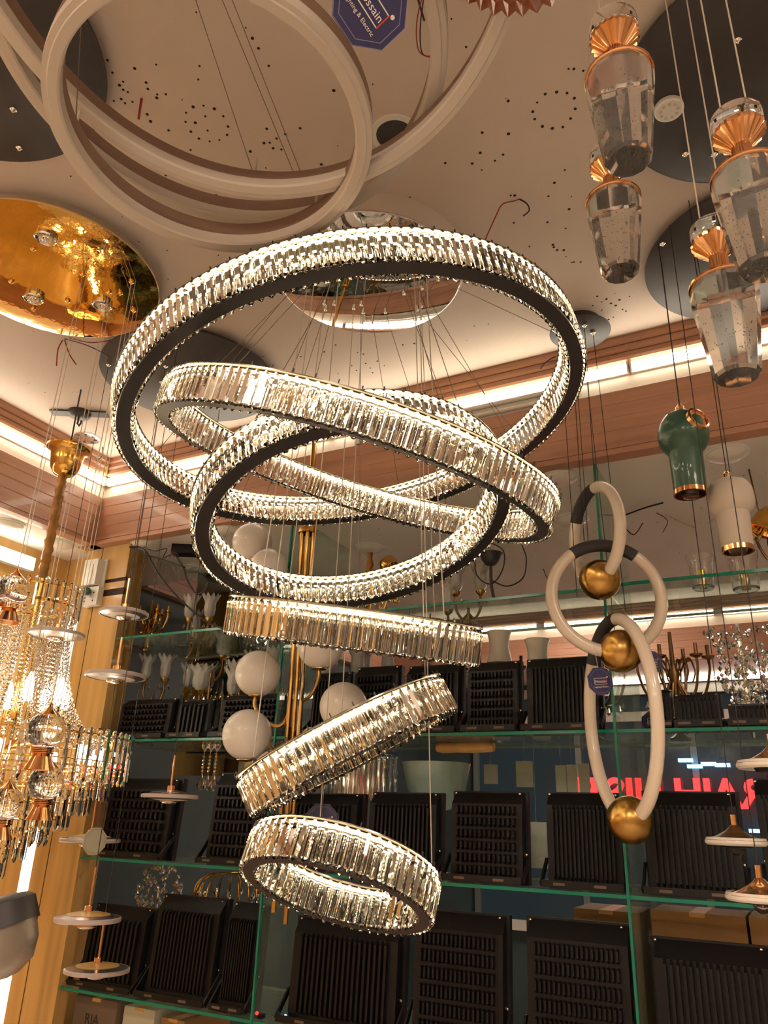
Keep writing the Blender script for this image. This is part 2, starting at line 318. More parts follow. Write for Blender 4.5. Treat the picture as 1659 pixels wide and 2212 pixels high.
# an older twin batten fixed on the white band below the cove tube
t = thing('twin_batten', (0,0,0), 'unlit twin tube batten fixed under the lit cove tube', 'light', None, TB)
MB().box((1.30, 0.012, 2.905), (2.13, 0.05, 2.965)).build('housing', M['white_plastic'], t, smooth=0)
for z in (2.918, 2.950): MB().tube([(1.32, 0.004, z), (2.11, 0.004, z)], 0.007, 8).build('tube', M['opal'], t)
for x in (1.30, 2.112): MB().box((x, -0.004, 2.903), (x+0.018, 0.05, 2.967)).build('end_cap', M['white_plastic'], t, smooth=0)

# ceiling screw holes: tiny, uncountable
mb = MB()
def hole(p, r):
    mb.lathe([(0, -0.0006), (r, -0.0006), (r, 0.0)], 7, tr(p))
for q in HOLES: hole(q, random.uniform(0.0025, 0.0042))
for i in range(230):
    p = (random.uniform(-2.5, 0.6), random.uniform(0.5, 2.15), CZ); hole(p, random.uniform(0.0012, 0.0026))
tag(mb.build('screw_hole_dots', M['dark_hole'], ceiling, smooth=0), kind='stuff')
mb = MB()
for i in range(260): hole((random.uniform(-2.4, 0.6), random.uniform(2.3, 3.75), SOF), random.uniform(0.0012, 0.0028))
tag(mb.build('fly_specks', M['dark_hole'], soffit_rear, smooth=0), kind='stuff')

# round empty downlight cut-out
t = thing('downlight_cutout', (-0.633, 1.182, CZ), 'round empty downlight hole with white rim in the ceiling', 'downlight')
MB().lathe([(0.044, 0.0), (0.046, -0.006), (0.056, -0.004), (0.058, 0.0)], 40).build('rim', M['white_plastic'], t)
MB().lathe([(0, -0.0012), (0.045, -0.0012), (0.045, 0)], 40).build('opening', M['canopy_dark'], t)

# flush lights on the soffit
FL = [(-2.39, 2.30, 'round white flush light over the wooden pillar'), (-1.937, 2.30, 'round white flush light beside the transformer box'),
      (-1.50, 2.33, 'round white flush light on the soffit behind the brass pole, front row'), (-1.04, 2.33, 'round white flush light on the soffit behind the tilted crystal ring, front row'),
      (-0.578, 2.32, 'round white flush light on the soffit left of the loop pendant'), (-0.06, 2.345, 'round white flush light on the soffit behind the green pendant'),
      (0.45, 2.345, 'round white flush light on the soffit near the right edge'),
      (-2.411, 2.643, 'round white flush light behind the hanging black cable'), (-1.50, 2.707, 'round white flush light behind the gold candelabra'), (-0.914, 2.87, 'round white flush light over the black bowl pendant'),
      (-0.632, 2.706, 'round white flush light seen through the topmost oval loop'), (-2.706, 3.0, 'round white flush light far back at the left'),
      (-2.745, 2.14, 'round white flush light on the left soffit nearest the corner'), (-2.745, 1.88, 'round white flush light on the left soffit, second from the corner'),
      (-2.745, 1.50, 'round white flush light on the left soffit, third from the corner')]
for x, y, l in FL:
    t = thing('flush_light', (x, y, SOF if y < 2.95 else CZ), l, 'ceiling light', 'flush lights on the soffit')
    MB().lathe([(0.066, 0), (0.066, -0.004), (0.060, -0.006), (0.060, 0)], 40, closed=True).build('rim', M['white_plastic'], t)
    MB().lathe([(0.0595, 0), (0.0595, -0.008), (0.050, -0.016), (0.030, -0.021), (0, -0.022)], 40).build('diffuser', M['opal'], t)

# ceiling panels added as fill light for the room
for k, (x, y) in enumerate(((-1.7, -0.9), (0.2, -0.9), (1.6, 0.3), (-1.7, -2.3), (0.2, -2.3), (1.6, -1.6), (-1.2, 4.7))):
    t = thing('added_fill_panel', (x, y, CZ), ['added square fill panel behind the viewer on the left', 'added square fill panel behind the viewer', 'added square fill panel at the right wall',
        'added square fill panel by the shop front on the left', 'added square fill panel by the shop front', 'added square fill panel at the right wall by the shop front', 'added square fill panel far behind the shelves at the left', 'added square fill panel far behind the shelves at the right'][k], 'ceiling light', 'fill panels added on the ceiling')
    MB().box((-0.31, -0.31, -0.03), (0.31, 0.31, 0)).build('frame', M['white_plastic'], t, smooth=0)
    MB().box((-0.28, -0.28, -0.034), (0.28, 0.28, -0.0305)).build('diffuser', M['fill_panel'], t, smooth=0)
w = struct(slab('window_1', (-2.4, 6.27, 0.9), (2.0, 6.29, 2.55), M['window_blue']))
for x in (-2.4, -1.55, -0.70, 0.15, 1.0, 1.85): slab('window_frame', (x, 6.24, 0.88), (x+0.045, 6.295, 2.62), M['frame_teal'], w)
for z in (0.86, 2.36, 2.56): slab('window_frame', (-2.4, 6.235, z), (2.0, 6.295, z+0.07), M['white_plastic'], w)
t = thing('window_tube_light', (-1.3, 6.2, 2.655), 'lit tube light above the far shop window', 'light')
MB().box((0, 0, -0.02), (2.6, 0.03, 0.02)).build('housing', M['white_plastic'], t, smooth=0)
MB().box((0.01, -0.012, -0.018), (2.59, -0.0005, 0.018)).build('tube', M['tube'], t, smooth=0)
sg = thing('neon_sign', (-0.795, 6.200, 1.835), 'red glowing sign lettering low in the far shop window', 'sign')
link('lettering', text_mesh('QRAIH LIISIEI', 0.27, M['neon'], 0.01, 0.008), sg, rot(math.pi, 'Z') @ rot(math.pi/2, 'X'))
for k, q in enumerate(((-0.679, 6.200, 2.029), (-0.583, 6.200, 2.045), (-0.491, 6.200, 2.038), (-0.737, 6.200, 2.071), (-0.325, 6.200, 1.607), (-0.845, 6.200, 2.786))):
    tag(MB().box((-0.05, 0, -0.012), (0.05, 0.045, 0.012)).build('blue_lamp', M['screen_blue'], None, tr(q), smooth=0), ['small blue lamp in the far window, first over the red sign', 'small blue lamp in the far window, second over the red sign', 'small blue lamp in the far window, rightmost over the red sign', 'small blue lamp in the far window, uppermost over the red sign', 'small blue lamp below the right end of the red sign', 'bright blue-white lamp behind the middle oval loop'][k], 'light', 'blue lamps in the far window')

# ------------------------------------------------------------------ canopies on the ceiling
def disc_canopy(name, x, y, r, h, m, rim, label, cat='canopy', fittings=()):
    t = thing(name, (x, y, CZ), label, cat)
    MB().lathe([(r-0.03, 0), (r-0.03, -h+0.012), (r-0.001, -h+0.006), (r-0.001, -h+0.0005), (r-0.01, -h+0.0005)], 72).build('rim', rim, t)
    MB().lathe([(0, -h), (r-0.004, -h), (r, -h+0.002), (r, -h+0.005), (r-0.004, -h+0.005)], 72).build('face', m, t)
    for fx, fy in fittings:
        MB().lathe([(0.008, 0), (0.008, -0.004), (0.003, -0.009), (0.0015, -0.012), (0, -0.012)], 10, tr(fx-x, fy-y, -h)).build('cable_grip', M['chrome'] if m is not M['gold_mirror'] else M['gold'], t)
    return t
def spot(t, x, y, h, parent_xy):
    b = MB().lathe([(0.030, 0), (0.030, -0.010), (0.026, -0.013), (0.022, -0.010), (0, -0.010)], 28, tr(x-parent_xy[0], y-parent_xy[1], -h)).build('spotlight', M['chrome'], t)
    mb = MB()
    for k in range(12):
        a = TAU*k/12; mb.sphere((x-parent_xy[0]+0.016*math.cos(a), y-parent_xy[1]+0.016*math.sin(a), -h-0.010), 0.0042, 8, 6)
    mb.sphere((x-parent_xy[0], y-parent_xy[1], -h-0.010), 0.008, 8, 6); mb.build('lens', M['glass'], b)

UFO_POS = [(-1.882, 1.763, 2.195), (-1.975, 1.595, 2.097), (-1.794, 1.688, 1.976), (-1.692, 1.878, 1.644), (-2.028, 1.912, 1.510), (-1.636, 1.576, 1.346), (-1.809, 1.805, 1.189)]
UFO_W = [0.157, 0.168, 0.179, 0.168, 0.185, 0.161, 0.175]
BALL_POS = [(-1.551, 1.276, 1.768), (-1.645, 1.382, 1.658), (-1.658, 1.189, 2.094), (-1.648, 1.282, 1.607)]
BALL_D = [0.086, 0.084, 0.078, 0.076]
disc_canopy('round_canopy', -1.354, 0.55, 0.313, 0.03, M['canopy_dark'], M['canopy_dark'], 'large dark grey round canopy in the upper left behind the white rings', fittings=[(-1.2, 0.62), (-1.37, 0.72), (-1.45, 0.80), (-1.5, 0.6)])
g = disc_canopy('gold_canopy', -1.753, 1.16, 0.308, 0.045, M['gold_mirror'], M['canopy_cream'], 'round gold mirror canopy on the ceiling at the left', fittings=[(p[0], p[1]) for p in BALL_POS] + [(-1.62, 1.30), (-1.55, 1.14), (-1.80, 1.26), (-1.88, 1.12), (-1.70, 1.05), (-1.93, 1.24)])
for x, y in ((-1.625, 1.03), (-1.71, 1.315), (-1.88, 1.20)): spot(g, x, y, 0.045, (-1.753, 1.16))
disc_canopy('round_canopy', -1.779, 1.80, 0.318, 0.03, M['canopy_dark'], M['canopy_dark'], 'dark grey round canopy on the ceiling behind the largest crystal ring', fittings=[(p[0], p[1]) for p in UFO_POS])
disc_canopy('round_canopy', -0.423, 2.088, 0.095, 0.04, M['canopy_dark'], M['canopy_dark'], 'small grey canopy by the rear cove holding the loop pendant', fittings=[(-0.40, 2.05), (-0.45, 2.08), (-0.385, 2.10)])
disc_canopy('round_canopy', 0.128, 1.367, 0.28, 0.03, M['canopy_dark'], M['canopy_dark'], 'large dark round canopy in the upper right behind the crystal pendants', fittings=[(-0.03, 1.5), (0.03, 1.53), (0.1, 1.25)])
PEND_R = [(-0.135, 1.787, 2.432), (-0.054, 1.843, 2.296), (-0.140, 1.867, 1.583), (-0.098, 1.724, 1.491), (-0.042, 1.657, 1.719)]
disc_canopy('round_canopy', 0.098, 1.951, 0.293, 0.03, M['canopy_dark'], M['canopy_dark'], 'dark grey round canopy on the right above the green pendant', fittings=[(p[0]+0.01, p[1]) for p in PEND_R[:2]] + [(-0.02, 2.0), (0.05, 1.8)])
t = thing('gu_cap', (-0.046, 1.352, 3.068), 'round cream perforated cap on the upper right dark canopy', 'cap')
MB().lathe([(0, -0.012), (0.028, -0.012), (0.031, -0.009), (0.031, 0.0)], 28).build('cap', M['white_plastic'], t)
mb = MB()
for k in range(9): mb.lathe([(0, -0.0128), (0.004, -0.0128), (0.004, -0.012)], 8, tr(0.018*math.cos(k*TAU/9), 0.018*math.sin(k*TAU/9), 0))
mb.build('vent_dots', M['canopy_cream'], t)

# ------------------------------------------------------------------ six-ring crystal chandelier
AX = (-0.905, 1.56)
ch = thing('ring_chandelier', (AX[0], AX[1], CZ), 'large lit crystal chandelier of six tilted rings hanging in the centre', 'chandelier')
CAN = MB().lathe([(0, -0.05), (0.262, -0.05), (0.265, -0.048), (0.265, -0.046), (0.262, -0.0455)], 90).build('mirror_face', M['mirror_canopy'], ch)
cr = MB().lathe([(0.262, -0.0455), (0.264, -0.04), (0.285, -0.004), (0.285, 0.0)], 90).build('canopy_rim', M['canopy_cream'], ch)
mb = MB()
for k in (-0.2, -0.16, -0.13, -0.06):
    a = math.radians(-62)+k; mb.lathe([(0, 0), (0.006, 0)], 8, rot(a, 'Z') @ tr(0.2755, 0, -0.021) @ rot(1.0, 'Y'))
mb.build('vent_hole', M['dark_hole'], cr)
def crystal_shape(w, t, h):
    """vertical cut-glass bar: bevelled front, pyramid ends; x = radial outwards, y = tangential, z up"""
    sec = [(0.0, -w*0.34), (t*0.42, -w/2), (t, -w*0.20), (t, w*0.20), (t*0.42, w/2), (0.0, w*0.34)]
    v = []; f = []
    for z, s in ((0.0, 0.25), (h*0.10, 1.0), (h*0.90, 1.0), (h, 0.25)):
        v += [(t*0.35+(a-t*0.35)*s, b*s, z) for a, b in sec]
    for k in range(3):
        for i in range(6): f.append((k*6+i, k*6+(i+1) % 6, k*6+6+(i+1) % 6, k*6+6+i))
    f += [tuple(range(5, -1, -1)), tuple(range(18, 24))]
    return v, f
def crystal_ring(c, n, R, bw, height=0.085, pitch=0.0225, single=True, inner_single=False, label=None):
    T = tr(-AX[0], -AX[1], -CZ) @ frame_from(c, n)
    H = height
    seg = max(64, int(R*230))
    fr = MB()
    fr.lathe([(R-bw, 0.0), (R+bw, 0.0), (R+bw, 0.006), (R-bw, 0.006)], seg, closed=True)
    ring = fr.build('ring', M['frame_grey'], ch, T); tag(ring, label=label)
    st = MB()
    st.lathe([(R-bw*0.6, H*0.84), (R+bw*0.6, H*0.84), (R+bw*0.6, H-0.004), (R-bw*0.6, H-0.004)], seg, closed=True)
    st.build('led_channel', M['led_white'], ring)
    MB().lathe([(R-bw-0.010, H-0.0025), (R+bw+0.010, H-0.0025), (R+bw+0.010, H), (R-bw-0.010, H)], seg, closed=True).build('top_cap', M['chrome_dark'], ring)
    ld = MB()
    for s in (1, -1):
        a, b = sorted((R+s*bw*0.72, R+s*bw*0.95)); ld.lathe([(a, H-0.0145), (b, H-0.0145), (b, H-0.0095), (a, H-0.0095)], seg, closed=True)
    ld.build('led_strip', M['led'], ring)
    for side, one in ((1, single), (-1, inner_single)):
        rr = R + side*(bw+0.0008); cnt = int(TAU*(rr+side*0.006)/pitch); w = TAU*(rr if side > 0 else rr-0.010)/cnt*0.90
        v, f = crystal_shape(w, 0.010, H-0.002)
        if one:
            me = MB().add(v, f).mesh('crystal_prism', M['crystal'], 0)
            for k in range(cnt):
                Q = rot(TAU*k/cnt, 'Z') @ tr(rr, 0, -0.003)
                if side < 0: Q = Q @ rot(math.pi, 'Z')
                link('crystal_prism', me, ring, Q)
        else:
            mb = MB()
            for k in range(cnt):
                Q = rot(TAU*k/cnt, 'Z') @ tr(rr, 0, -0.003)
                if side < 0: Q = Q @ rot(math.pi, 'Z')
                mb.add(v, f, Q)
            tag(mb.build('crystal_prisms', M['crystal'], ring, smooth=0), kind='stuff')
    # small hooks on the top edge
    mb = MB()
    for k in range(int(TAU*R/0.045)): mb.box((R+bw+0.006, -0.0012, H), (R+bw+0.0085, 0.0012, H+0.009), rot(TAU*k/int(TAU*R/0.045), 'Z'))
    tag(mb.build('hook_pins', M['frame_grey'], ring, smooth=0), kind='stuff')
    return frame_from(c, n), R, H
RINGS = [
 ((-0.908, 1.539, 2.556), (-0.204, -0.051, 1), 0.583, False, False, 'largest, topmost crystal ring'),
 ((-0.911, 1.537, 2.399), (0.351, -0.08, 1), 0.493, False, False, 'second largest crystal ring, steeply tilted'),
 ((-0.897, 1.546, 2.269), (-0.298, 0.126, 1), 0.376, False, False, 'third crystal ring'),
 ((-0.895, 1.545, 1.968), (0.185, -0.142, 1), 0.279, True, False, 'fourth crystal ring, seen edge on'),
 ((-0.871, 1.553, 1.715), (-0.469, -0.271, 1), 0.233, True, False, 'fifth crystal ring, tilted up to the right'),
 ((-0.905, 1.541, 1.443), (0.034, 0.429, 1), 0.191, True, True, 'smallest, lowest crystal ring')]
ring_frames = [crystal_ring(c, n, R, (0.016, 0.013, 0.016, 0.011, 0.011, 0.011)[i], single=a, inner_single=b, label=l) for i, (c, n, R, a, b, l) in enumerate(RINGS)]
def wire(mb, a, b, r): mb.tube([a, b], r, 6)
off = Vector((AX[0], AX[1], CZ))
for i, (F, R, H) in enumerate(ring_frames):
    cnt = (8, 6, 5, 4, 3, 3)[i]
    for k in range(cnt):
        a = TAU*(k+0.3+0.17*i)/cnt
        q = F @ Vector((R*math.cos(a), R*math.sin(a), H))
        rc = (0.20, 0.16, 0.12, 0.09, 0.07, 0.05)[i]
        top = Vector((AX[0]+rc*math.cos(a+0.2), AX[1]+rc*math.sin(a+0.2), CZ-0.05))
        if i > 2: top = Vector((q.x*0.75+AX[0]*0.25, q.y*0.75+AX[1]*0.25, CZ-0.05))
        MB().tube([q-off, top-off], 0.0009 if i < 3 else 0.0013, 6).build('cable', M['cable_steel'] if i < 3 else M['cable_clear'], ch)
        MB().lathe([(0.005, 0), (0.005, -0.004), (0.002, -0.008), (0, -0.008)], 10, tr(top-off)).build('cable_grip', M['chrome'], ch)

# blue octagonal price tags
def octagon(r, sx=1.0): return [(sx*r*math.cos(TAU*(k+0.5)/8)/math.cos(math.pi/8), r*math.sin(TAU*(k+0.5)/8)/math.cos(math.pi/8)) for k in range(8)]
def price_tag(T, r, label, front=True, cord=None, back=False):
    """local x right, y up, z towards the viewer"""
    t = thing('price_tag', (0,0,0), label, 'tag', None, T)
    MB().prism(octagon(r), -0.0012, 0.0012).build('plate', M['blue'] if not back else M['cream_box'], t, smooth=0)
    mb = MB()
    for r0_, r1_ in ((r*0.985, r*1.0), (r*0.83, r*0.85)):
        A = octagon(r0_); B = octagon(r1_)
        for k in range(8):
            j = (k+1) % 8; mb.add([(*A[k], 0.0016), (*A[j], 0.0016), (*B[j], 0.0016), (*B[k], 0.0016)], [(0, 1, 2, 3)])
    mb.build('border', M['blue_edge'] if not back else M['carton'], t, smooth=0)
    if front:
        w, h = r*0.50, r*0.21
        mb = MB()
        for a, b in (((-w, h), (w, h+r*0.03)), ((-w, -h-r*0.03), (w, -h)), ((-w-r*0.03, -h-r*0.03), (-w, h+r*0.03))): mb.box((*a, 0.0014), (*b, 0.0018))
        mb.build('logo_frame', M['print_white'], t, smooth=0)
        MB().box((w, -h-r*0.03, 0.0014), (w+r*0.035, h+r*0.03, 0.0018)).build('logo_frame', M['print_red'], t, smooth=0)
        link('lettering', text_mesh('Hossain', r*0.30, M['print_white'], 0.0002), t, tr(0, -r*0.02, 0.0017))
        link('lettering', text_mesh('Lighting & Electric', r*0.16, M['print_white'], 0.0002), t, tr(0, -r*0.42, 0.0017))
        MB().lathe([(0, 0.0018), (r*0.06, 0.0018), (r*0.06, 0.0013)], 12, tr(w+r*0.10, h+r*0.08, 0)).build('trademark_dot', M['print_white'], t)
    if cord: MB().tube([(0, r*0.9, 0), (0.001, r*0.9+cord*0.6, -0.001), (0, r*0.9+cord, 0)], 0.0006, 5).build('string', M['red_wire'] if back else M['cable_clear'], t)
    return t
def facing(p, yaw=YAW, tilt=0.0, roll=0.0): return tr(p) @ rot(yaw, 'Z') @ rot(math.pi/2 + tilt, 'X') @ rot(roll, 'Z')
price_tag(facing((-1.077, 1.752, 1.589)), 0.042, 'blue octagonal price tag hanging above the lowest crystal ring', cord=0.10)

# ------------------------------------------------------------------ white triple ring chandelier, upper left
wc = thing('white_ring_chandelier', (-0.72, 0.68, CZ), 'unlit chandelier of three overlapping white rings in the upper left', 'chandelier')
MB().lathe([(0, -0.03), (0.10, -0.03), (0.10, 0)], 40, tr(0.02, -0.28, 0)).build('canopy', M['white_plastic'], wc)
wo = Vector((-0.72, 0.68, CZ))
WR = [((-0.753, 0.73, 2.695), (-0.036, 0.042, 1), 0.265, 'smallest, lowest white ring'), ((-0.724, 0.687, 2.831), (0.005, 0.065, 1), 0.385, 'middle white ring'), ((-0.578, 0.514, 2.858), (-0.062, 0.302, 1), 0.45, 'largest white ring, tilted')]
for i, (c, n, R, l) in enumerate(WR):
    F = frame_from(c, n); T = tr(-wo) @ F
    b = MB().lathe([(R-0.014, 0.012), (R+0.014, 0.012), (R+0.014, 0.056), (R-0.014, 0.056)], 120, closed=True).build('ring', M['ring_brown'], wc, T); tag(b, label=l)
    MB().lathe([(R-0.0155, 0.016), (R-0.0145, 0.003), (R-0.011, 0.0), (R+0.004, 0.0), (R+0.006, 0.003), (R+0.0145, 0.004), (R+0.0155, 0.012), (R+0.0155, 0.024), (R-0.0155, 0.024)], 120, closed=True).build('diffuser', M['white_ring'], b)
    for k in range(3):
        a = math.radians((80, 200, 320)[k]) + i*0.35
        q = F @ Vector((R*math.cos(a), R*math.sin(a), 0.056)); top = Vector((-0.70+0.06*math.cos(a), 0.40+0.06*math.sin(a), CZ-0.03))
        MB().tube([q-wo, top-wo], 0.0009, 6).build('cable', M['cable_steel'], wc)
        MB().tube([q-wo-Vector((0, 0, 0.03)), q-wo+Vector((0, 0, 0.05))], 0.0025, 8).build('cable_rod', M['white_ring'], wc)

# ------------------------------------------------------------------ crystal tumbler pendants, upper right
def tumbler(p, D, label, seedv, cables=2):
    """p = centre of the glass tumbler"""
    rd = D/2; L = D*1.62
    t = thing('crystal_pendant', (p[0], p[1], CZ), label, 'pendant lamp', 'crystal tumbler pendants in the upper right')
    z0 = p[2]-CZ - L/2; zt = z0 + L
    g = MB().lathe([(0, z0), (rd*0.58, z0), (rd*0.66, z0+L*0.03), (rd*0.97, zt-L*0.16), (rd*0.99, zt-L*0.06), (rd*0.93, zt), (0, zt)], 12).build('tumbler', M['bubble_glass'], t, smooth=20)
    rnd = random.Random(seedv); mb = MB()
    for k in range(160):
        z = rnd.uniform(z0+L*0.05, zt-L*0.12); rm = rd*(0.55+0.33*(z-z0)/L); a = rnd.uniform(0, TAU); q = rm*math.sqrt(rnd.uniform(0.1, 0.85))
        mb.sphere((q*math.cos(a), q*math.sin(a), z), rnd.uniform(0.0004, 0.0011), 5, 4)
    tag(mb.build('bubbles', M['bubble'], g), kind='stuff')
    MB().lathe([(rd*0.90, zt+0.0005), (rd*0.96, zt+0.0005), (rd*1.0, zt+0.002), (rd*1.0, zt+D*0.05), (rd*0.9, zt+D*0.06), (0, zt+D*0.06)], 40).build('rim', M['rose_gold'], t)
    MB().lathe([(0, zt+0.001), (rd*0.89, zt+0.001), (rd*0.89, zt+D*0.05)], 40).build('led_disc', M['opal'], t)
    zn = zt + D*0.06
    # fluted bell and neck
    mb = MB(); nf = 48; prof = [(rd*0.27, zn), (rd*0.27, zn+D*0.52), (rd*0.32, zn+D*0.56), (rd*0.70, zn+D*0.76), (rd*0.72, zn+D*0.81), (rd*0.66, zn+D*0.82), (0, zn+D*0.82)]
    v = []; f = []
    for r, z in prof:
        for i in range(nf):
            q = r*(1 + (0.05 if i % 2 else -0.02)*(1 if r > 0 else 0)); v.append((q*math.cos(TAU*i/nf), q*math.sin(TAU*i/nf), z))
    for k in range(len(prof)-1):
        for i in range(nf): f.append((k*nf+i, k*nf+(i+1) % nf, (k+1)*nf+(i+1) % nf, (k+1)*nf+i))
    MB().add(v, f).build('fluted_bell', M['rose_gold'], t, smooth=15)
    zc = zn+D*0.82
    MB().lathe([(0, zc+0.0006), (rd*0.70, zc+0.0006), (rd*0.72, zc+D*0.02), (rd*0.72, zc+D*0.28), (rd*0.66, zc+D*0.31), (0, zc+D*0.31)], 36).build('clear_cap', M['glass'], t)
    for k in range(cables):
        x = (k-0.5)*rd*0.7
        MB().tube([(x, 0, zc+D*0.29), (x, 0, 0)], 0.0014, 6).build('cable', M['cable_clear'], t)
    return t
tumbler((-0.090, 0.864, 2.546), 0.1, 'bubble crystal tumbler pendant with gold bell, top right, overlapping the one below', 1)
tumbler((-0.155, 1.152, 2.589), 0.1, 'bubble crystal tumbler pendant hanging lower behind the top one', 2)
tumbler((0.055, 0.966, 2.384), 0.1, 'bubble crystal tumbler pendant cut by the right edge of the frame', 3)
tumbler((0.002, 1.087, 2.298), 0.1, 'bubble crystal tumbler pendant hanging lowest of the four crystal pendants', 4)

# amber glass shade at the very top
t = thing('amber_shade', (-0.174, 0.670, 2.739), 'amber cut-glass lamp shade cut by the top edge of the frame', 'lamp shade')
mb = MB(); nf = 64
prof = [(0.03, 0.045), (0.075, 0.04), (0.105, 0.02), (0.112, 0.0), (0.108, -0.012), (0.10, 0.0), (0.07, 0.02)]
v = []; f = []
for k, (r, z) in enumerate(prof):
    for i in range(nf):
        q = r*(1+(0.03 if i % 2 else -0.03)); v.append((q*math.cos(TAU*i/nf), q*math.sin(TAU*i/nf), z-(0.006 if (i % 2 and k in (3, 4)) else 0)))
for k in range(len(prof)-1):
    for i in range(nf): f.append((k*nf+i, k*nf+(i+1) % nf, (k+1)*nf+(i+1) % nf, (k+1)*nf+i))
MB().add(v, f).build('shade', M['amber_glass'], t, smooth=0)
zz = CZ - t.location.z
MB().lathe([(0.03, 0.045), (0.03, 0.07), (0.012, 0.08), (0.006, zz)], 20).build('stem', M['rose_gold'], t)
p = (-0.337, 0.552, 2.540)
price_tag(tr(p) @ rot(YAW+0.5, 'Z') @ rot(math.pi/2+0.75, 'X') @ rot(-0.5, 'Z'), 0.048, 'blurred blue octagonal price tag at the top edge of the frame', cord=0.35)

# ------------------------------------------------------------------ loop chain pendant
lp = thing('loop_pendant', (-0.40, 2.06, CZ-0.04), 'pendant of three linked milky oval loops with brass balls', 'pendant lamp')
def loop(cz_px, c, a, b, yaw, lean, sl0, sl1, ball_ang):
    """oval loop: a = half width, b = half height, yaw = facing, dark sleeve between angles sl0..sl1 (degrees, 90 = top)"""
    T = tr(c[0]+0.40, c[1]-2.06, c[2]-CZ+0.04) @ rot(yaw, 'Z') @ rot(lean, 'Y')
    P = lambda g: (a*math.cos(math.radians(g)), 0, b*math.sin(math.radians(g)))
    gap = 8
    o = MB().tube([P(g) for g in range(int(sl1), 360+int(sl0)+1, 4)], 0.0165, 14).build('loop_tube', M['milk_tube'], lp, T)
    MB().tube([P(g) for g in range(int(sl0)-1, int(sl1)+2, 4)], 0.0172, 14).build('sleeve', M['grey_sleeve'], lp, T)
    q = P(ball_ang)
    MB().sphere(q, 0.056, 32, 20).build('brass_ball', M['brass'], lp, T)
loop(0, (-0.415, 2.060, 2.367), 0.115, 0.136, YAW-1.27, 0.0, 88, 150, 270)
loop(1, (-0.399, 2.050, 2.177), 0.148, 0.148, YAW-0.02, 0.0, 55, 125, 280)
loop(2, (-0.389, 2.070, 1.868), 0.145, 0.250, YAW-1.27, 0.0, 88, 142, 270)
for (ax, ay), q in zip(((-0.40, 2.05), (-0.45, 2.08), (-0.385, 2.10)), ((-0.409, 2.060, 2.505), (-0.448, 2.050, 2.346), (-0.355, 2.070, 2.137))):
    MB().tube([(ax+0.40, ay-2.06, 0), (q[0]+0.40, q[1]-2.06, q[2]-CZ+0.04)], 0.0011, 6).build('cable', M['cable_black'], lp)
    MB().tube([(ax+0.40-0.035, ay-2.06, 0), (q[0]+0.40-0.03, q[1]-2.06, q[2]-CZ+0.04-0.16)], 0.0011, 6).build('cable', M['cable_black'], lp)
price_tag(facing((-0.418, 1.985, 1.942), YAW+0.25, 0.0, 0.12), 0.034, 'blue octagonal price tag on the lowest oval loop', cord=0.07)

# ------------------------------------------------------------------ green and off-white pendants, saucer pendants on the right
def knob_pendant(p, D, m, label, side_ring):
    t = thing('knob_pendant', (p[0], p[1], CZ-0.03), label, 'pendant lamp'); z = p[2]-CZ+0.03; r = D/2
    if side_ring: prof = [(0, 2.0*r), (0.35*r, 1.96*r), (0.70*r, 1.72*r), (0.92*r, 1.35*r), (1.0*r, 0.95*r), (0.95*r, 0.60*r), (0.80*r, 0.30*r), (0.66*r, 0.14*r), (0.64*r, 0.10*r), (0.62*r, -1.5*r), (0.58*r, -1.5*r)]
    else: prof = [(0, 1.6*r), (0.45*r, 1.55*r), (0.8*r, 1.35*r), (0.96*r, 1.05*r), (1.0*r, 0.7*r), (1.0*r, 0.35*r), (0.9*r, 0.1*r), (0.74*r, -0.08*r), (0.70*r, -0.12*r), (0.66*r, -1.7*r), (0.6*r, -1.7*r)]
    b = MB().lathe([(a, h+z) for a, h in prof], 48).build('body', m, t)
    rb = prof[-2][0]; zb = prof[-2][1]+z; zt = prof[0][1]+z
    MB().lathe([(rb*0.9, zb-0.012), (rb*1.02, zb-0.012), (rb*1.02, zb-0.0005), (rb*0.9, zb-0.0005)], 40, closed=True).build('rim', M['rose_gold'], t)
    MB().sphere((0, 0, zb-0.004), rb*0.62, 24, 12, sz=0.8).build('lens', M['glass'], t)
    MB().lathe([(0, zb+0.004), (rb*0.9, zb+0.004), (rb*0.9, zb-0.011)], 32).build('reflector', M['brass_dark'], t)
    MB().lathe([(0.011, zt-0.003), (0.011, zt+0.012), (0.004, zt+0.020), (0, zt+0.020)], 16).build('collar', M['rose_gold'], t)
    MB().tube([(0, 0, zt+0.015), (0, 0, 0)], 0.0013, 6).build('cable', M['cable_black'], t)
    if side_ring:
        d = Vector((0.71, -0.66, 0.27)).normalized(); F = frame_from((d.x*r*0.90, d.y*r*0.90, z+r*0.98+d.z*r*0.90), d)
        MB().lathe([(0.36*r, -0.06*r), (0.50*r, -0.06*r), (0.50*r, 0.10*r), (0.42*r, 0.13*r), (0.40*r, 0.05*r), (0, 0.03*r)], 36, F).build('side_ring', M['rose_gold'], t)
    return t
knob_pendant(PEND_R[0], 0.120, M['green'], 'dark green knob-shaped pendant with a copper ring on its side', True)
knob_pendant(PEND_R[1], 0.104, M['offwhite'], 'off-white knob-shaped pendant with copper lower rim', False)
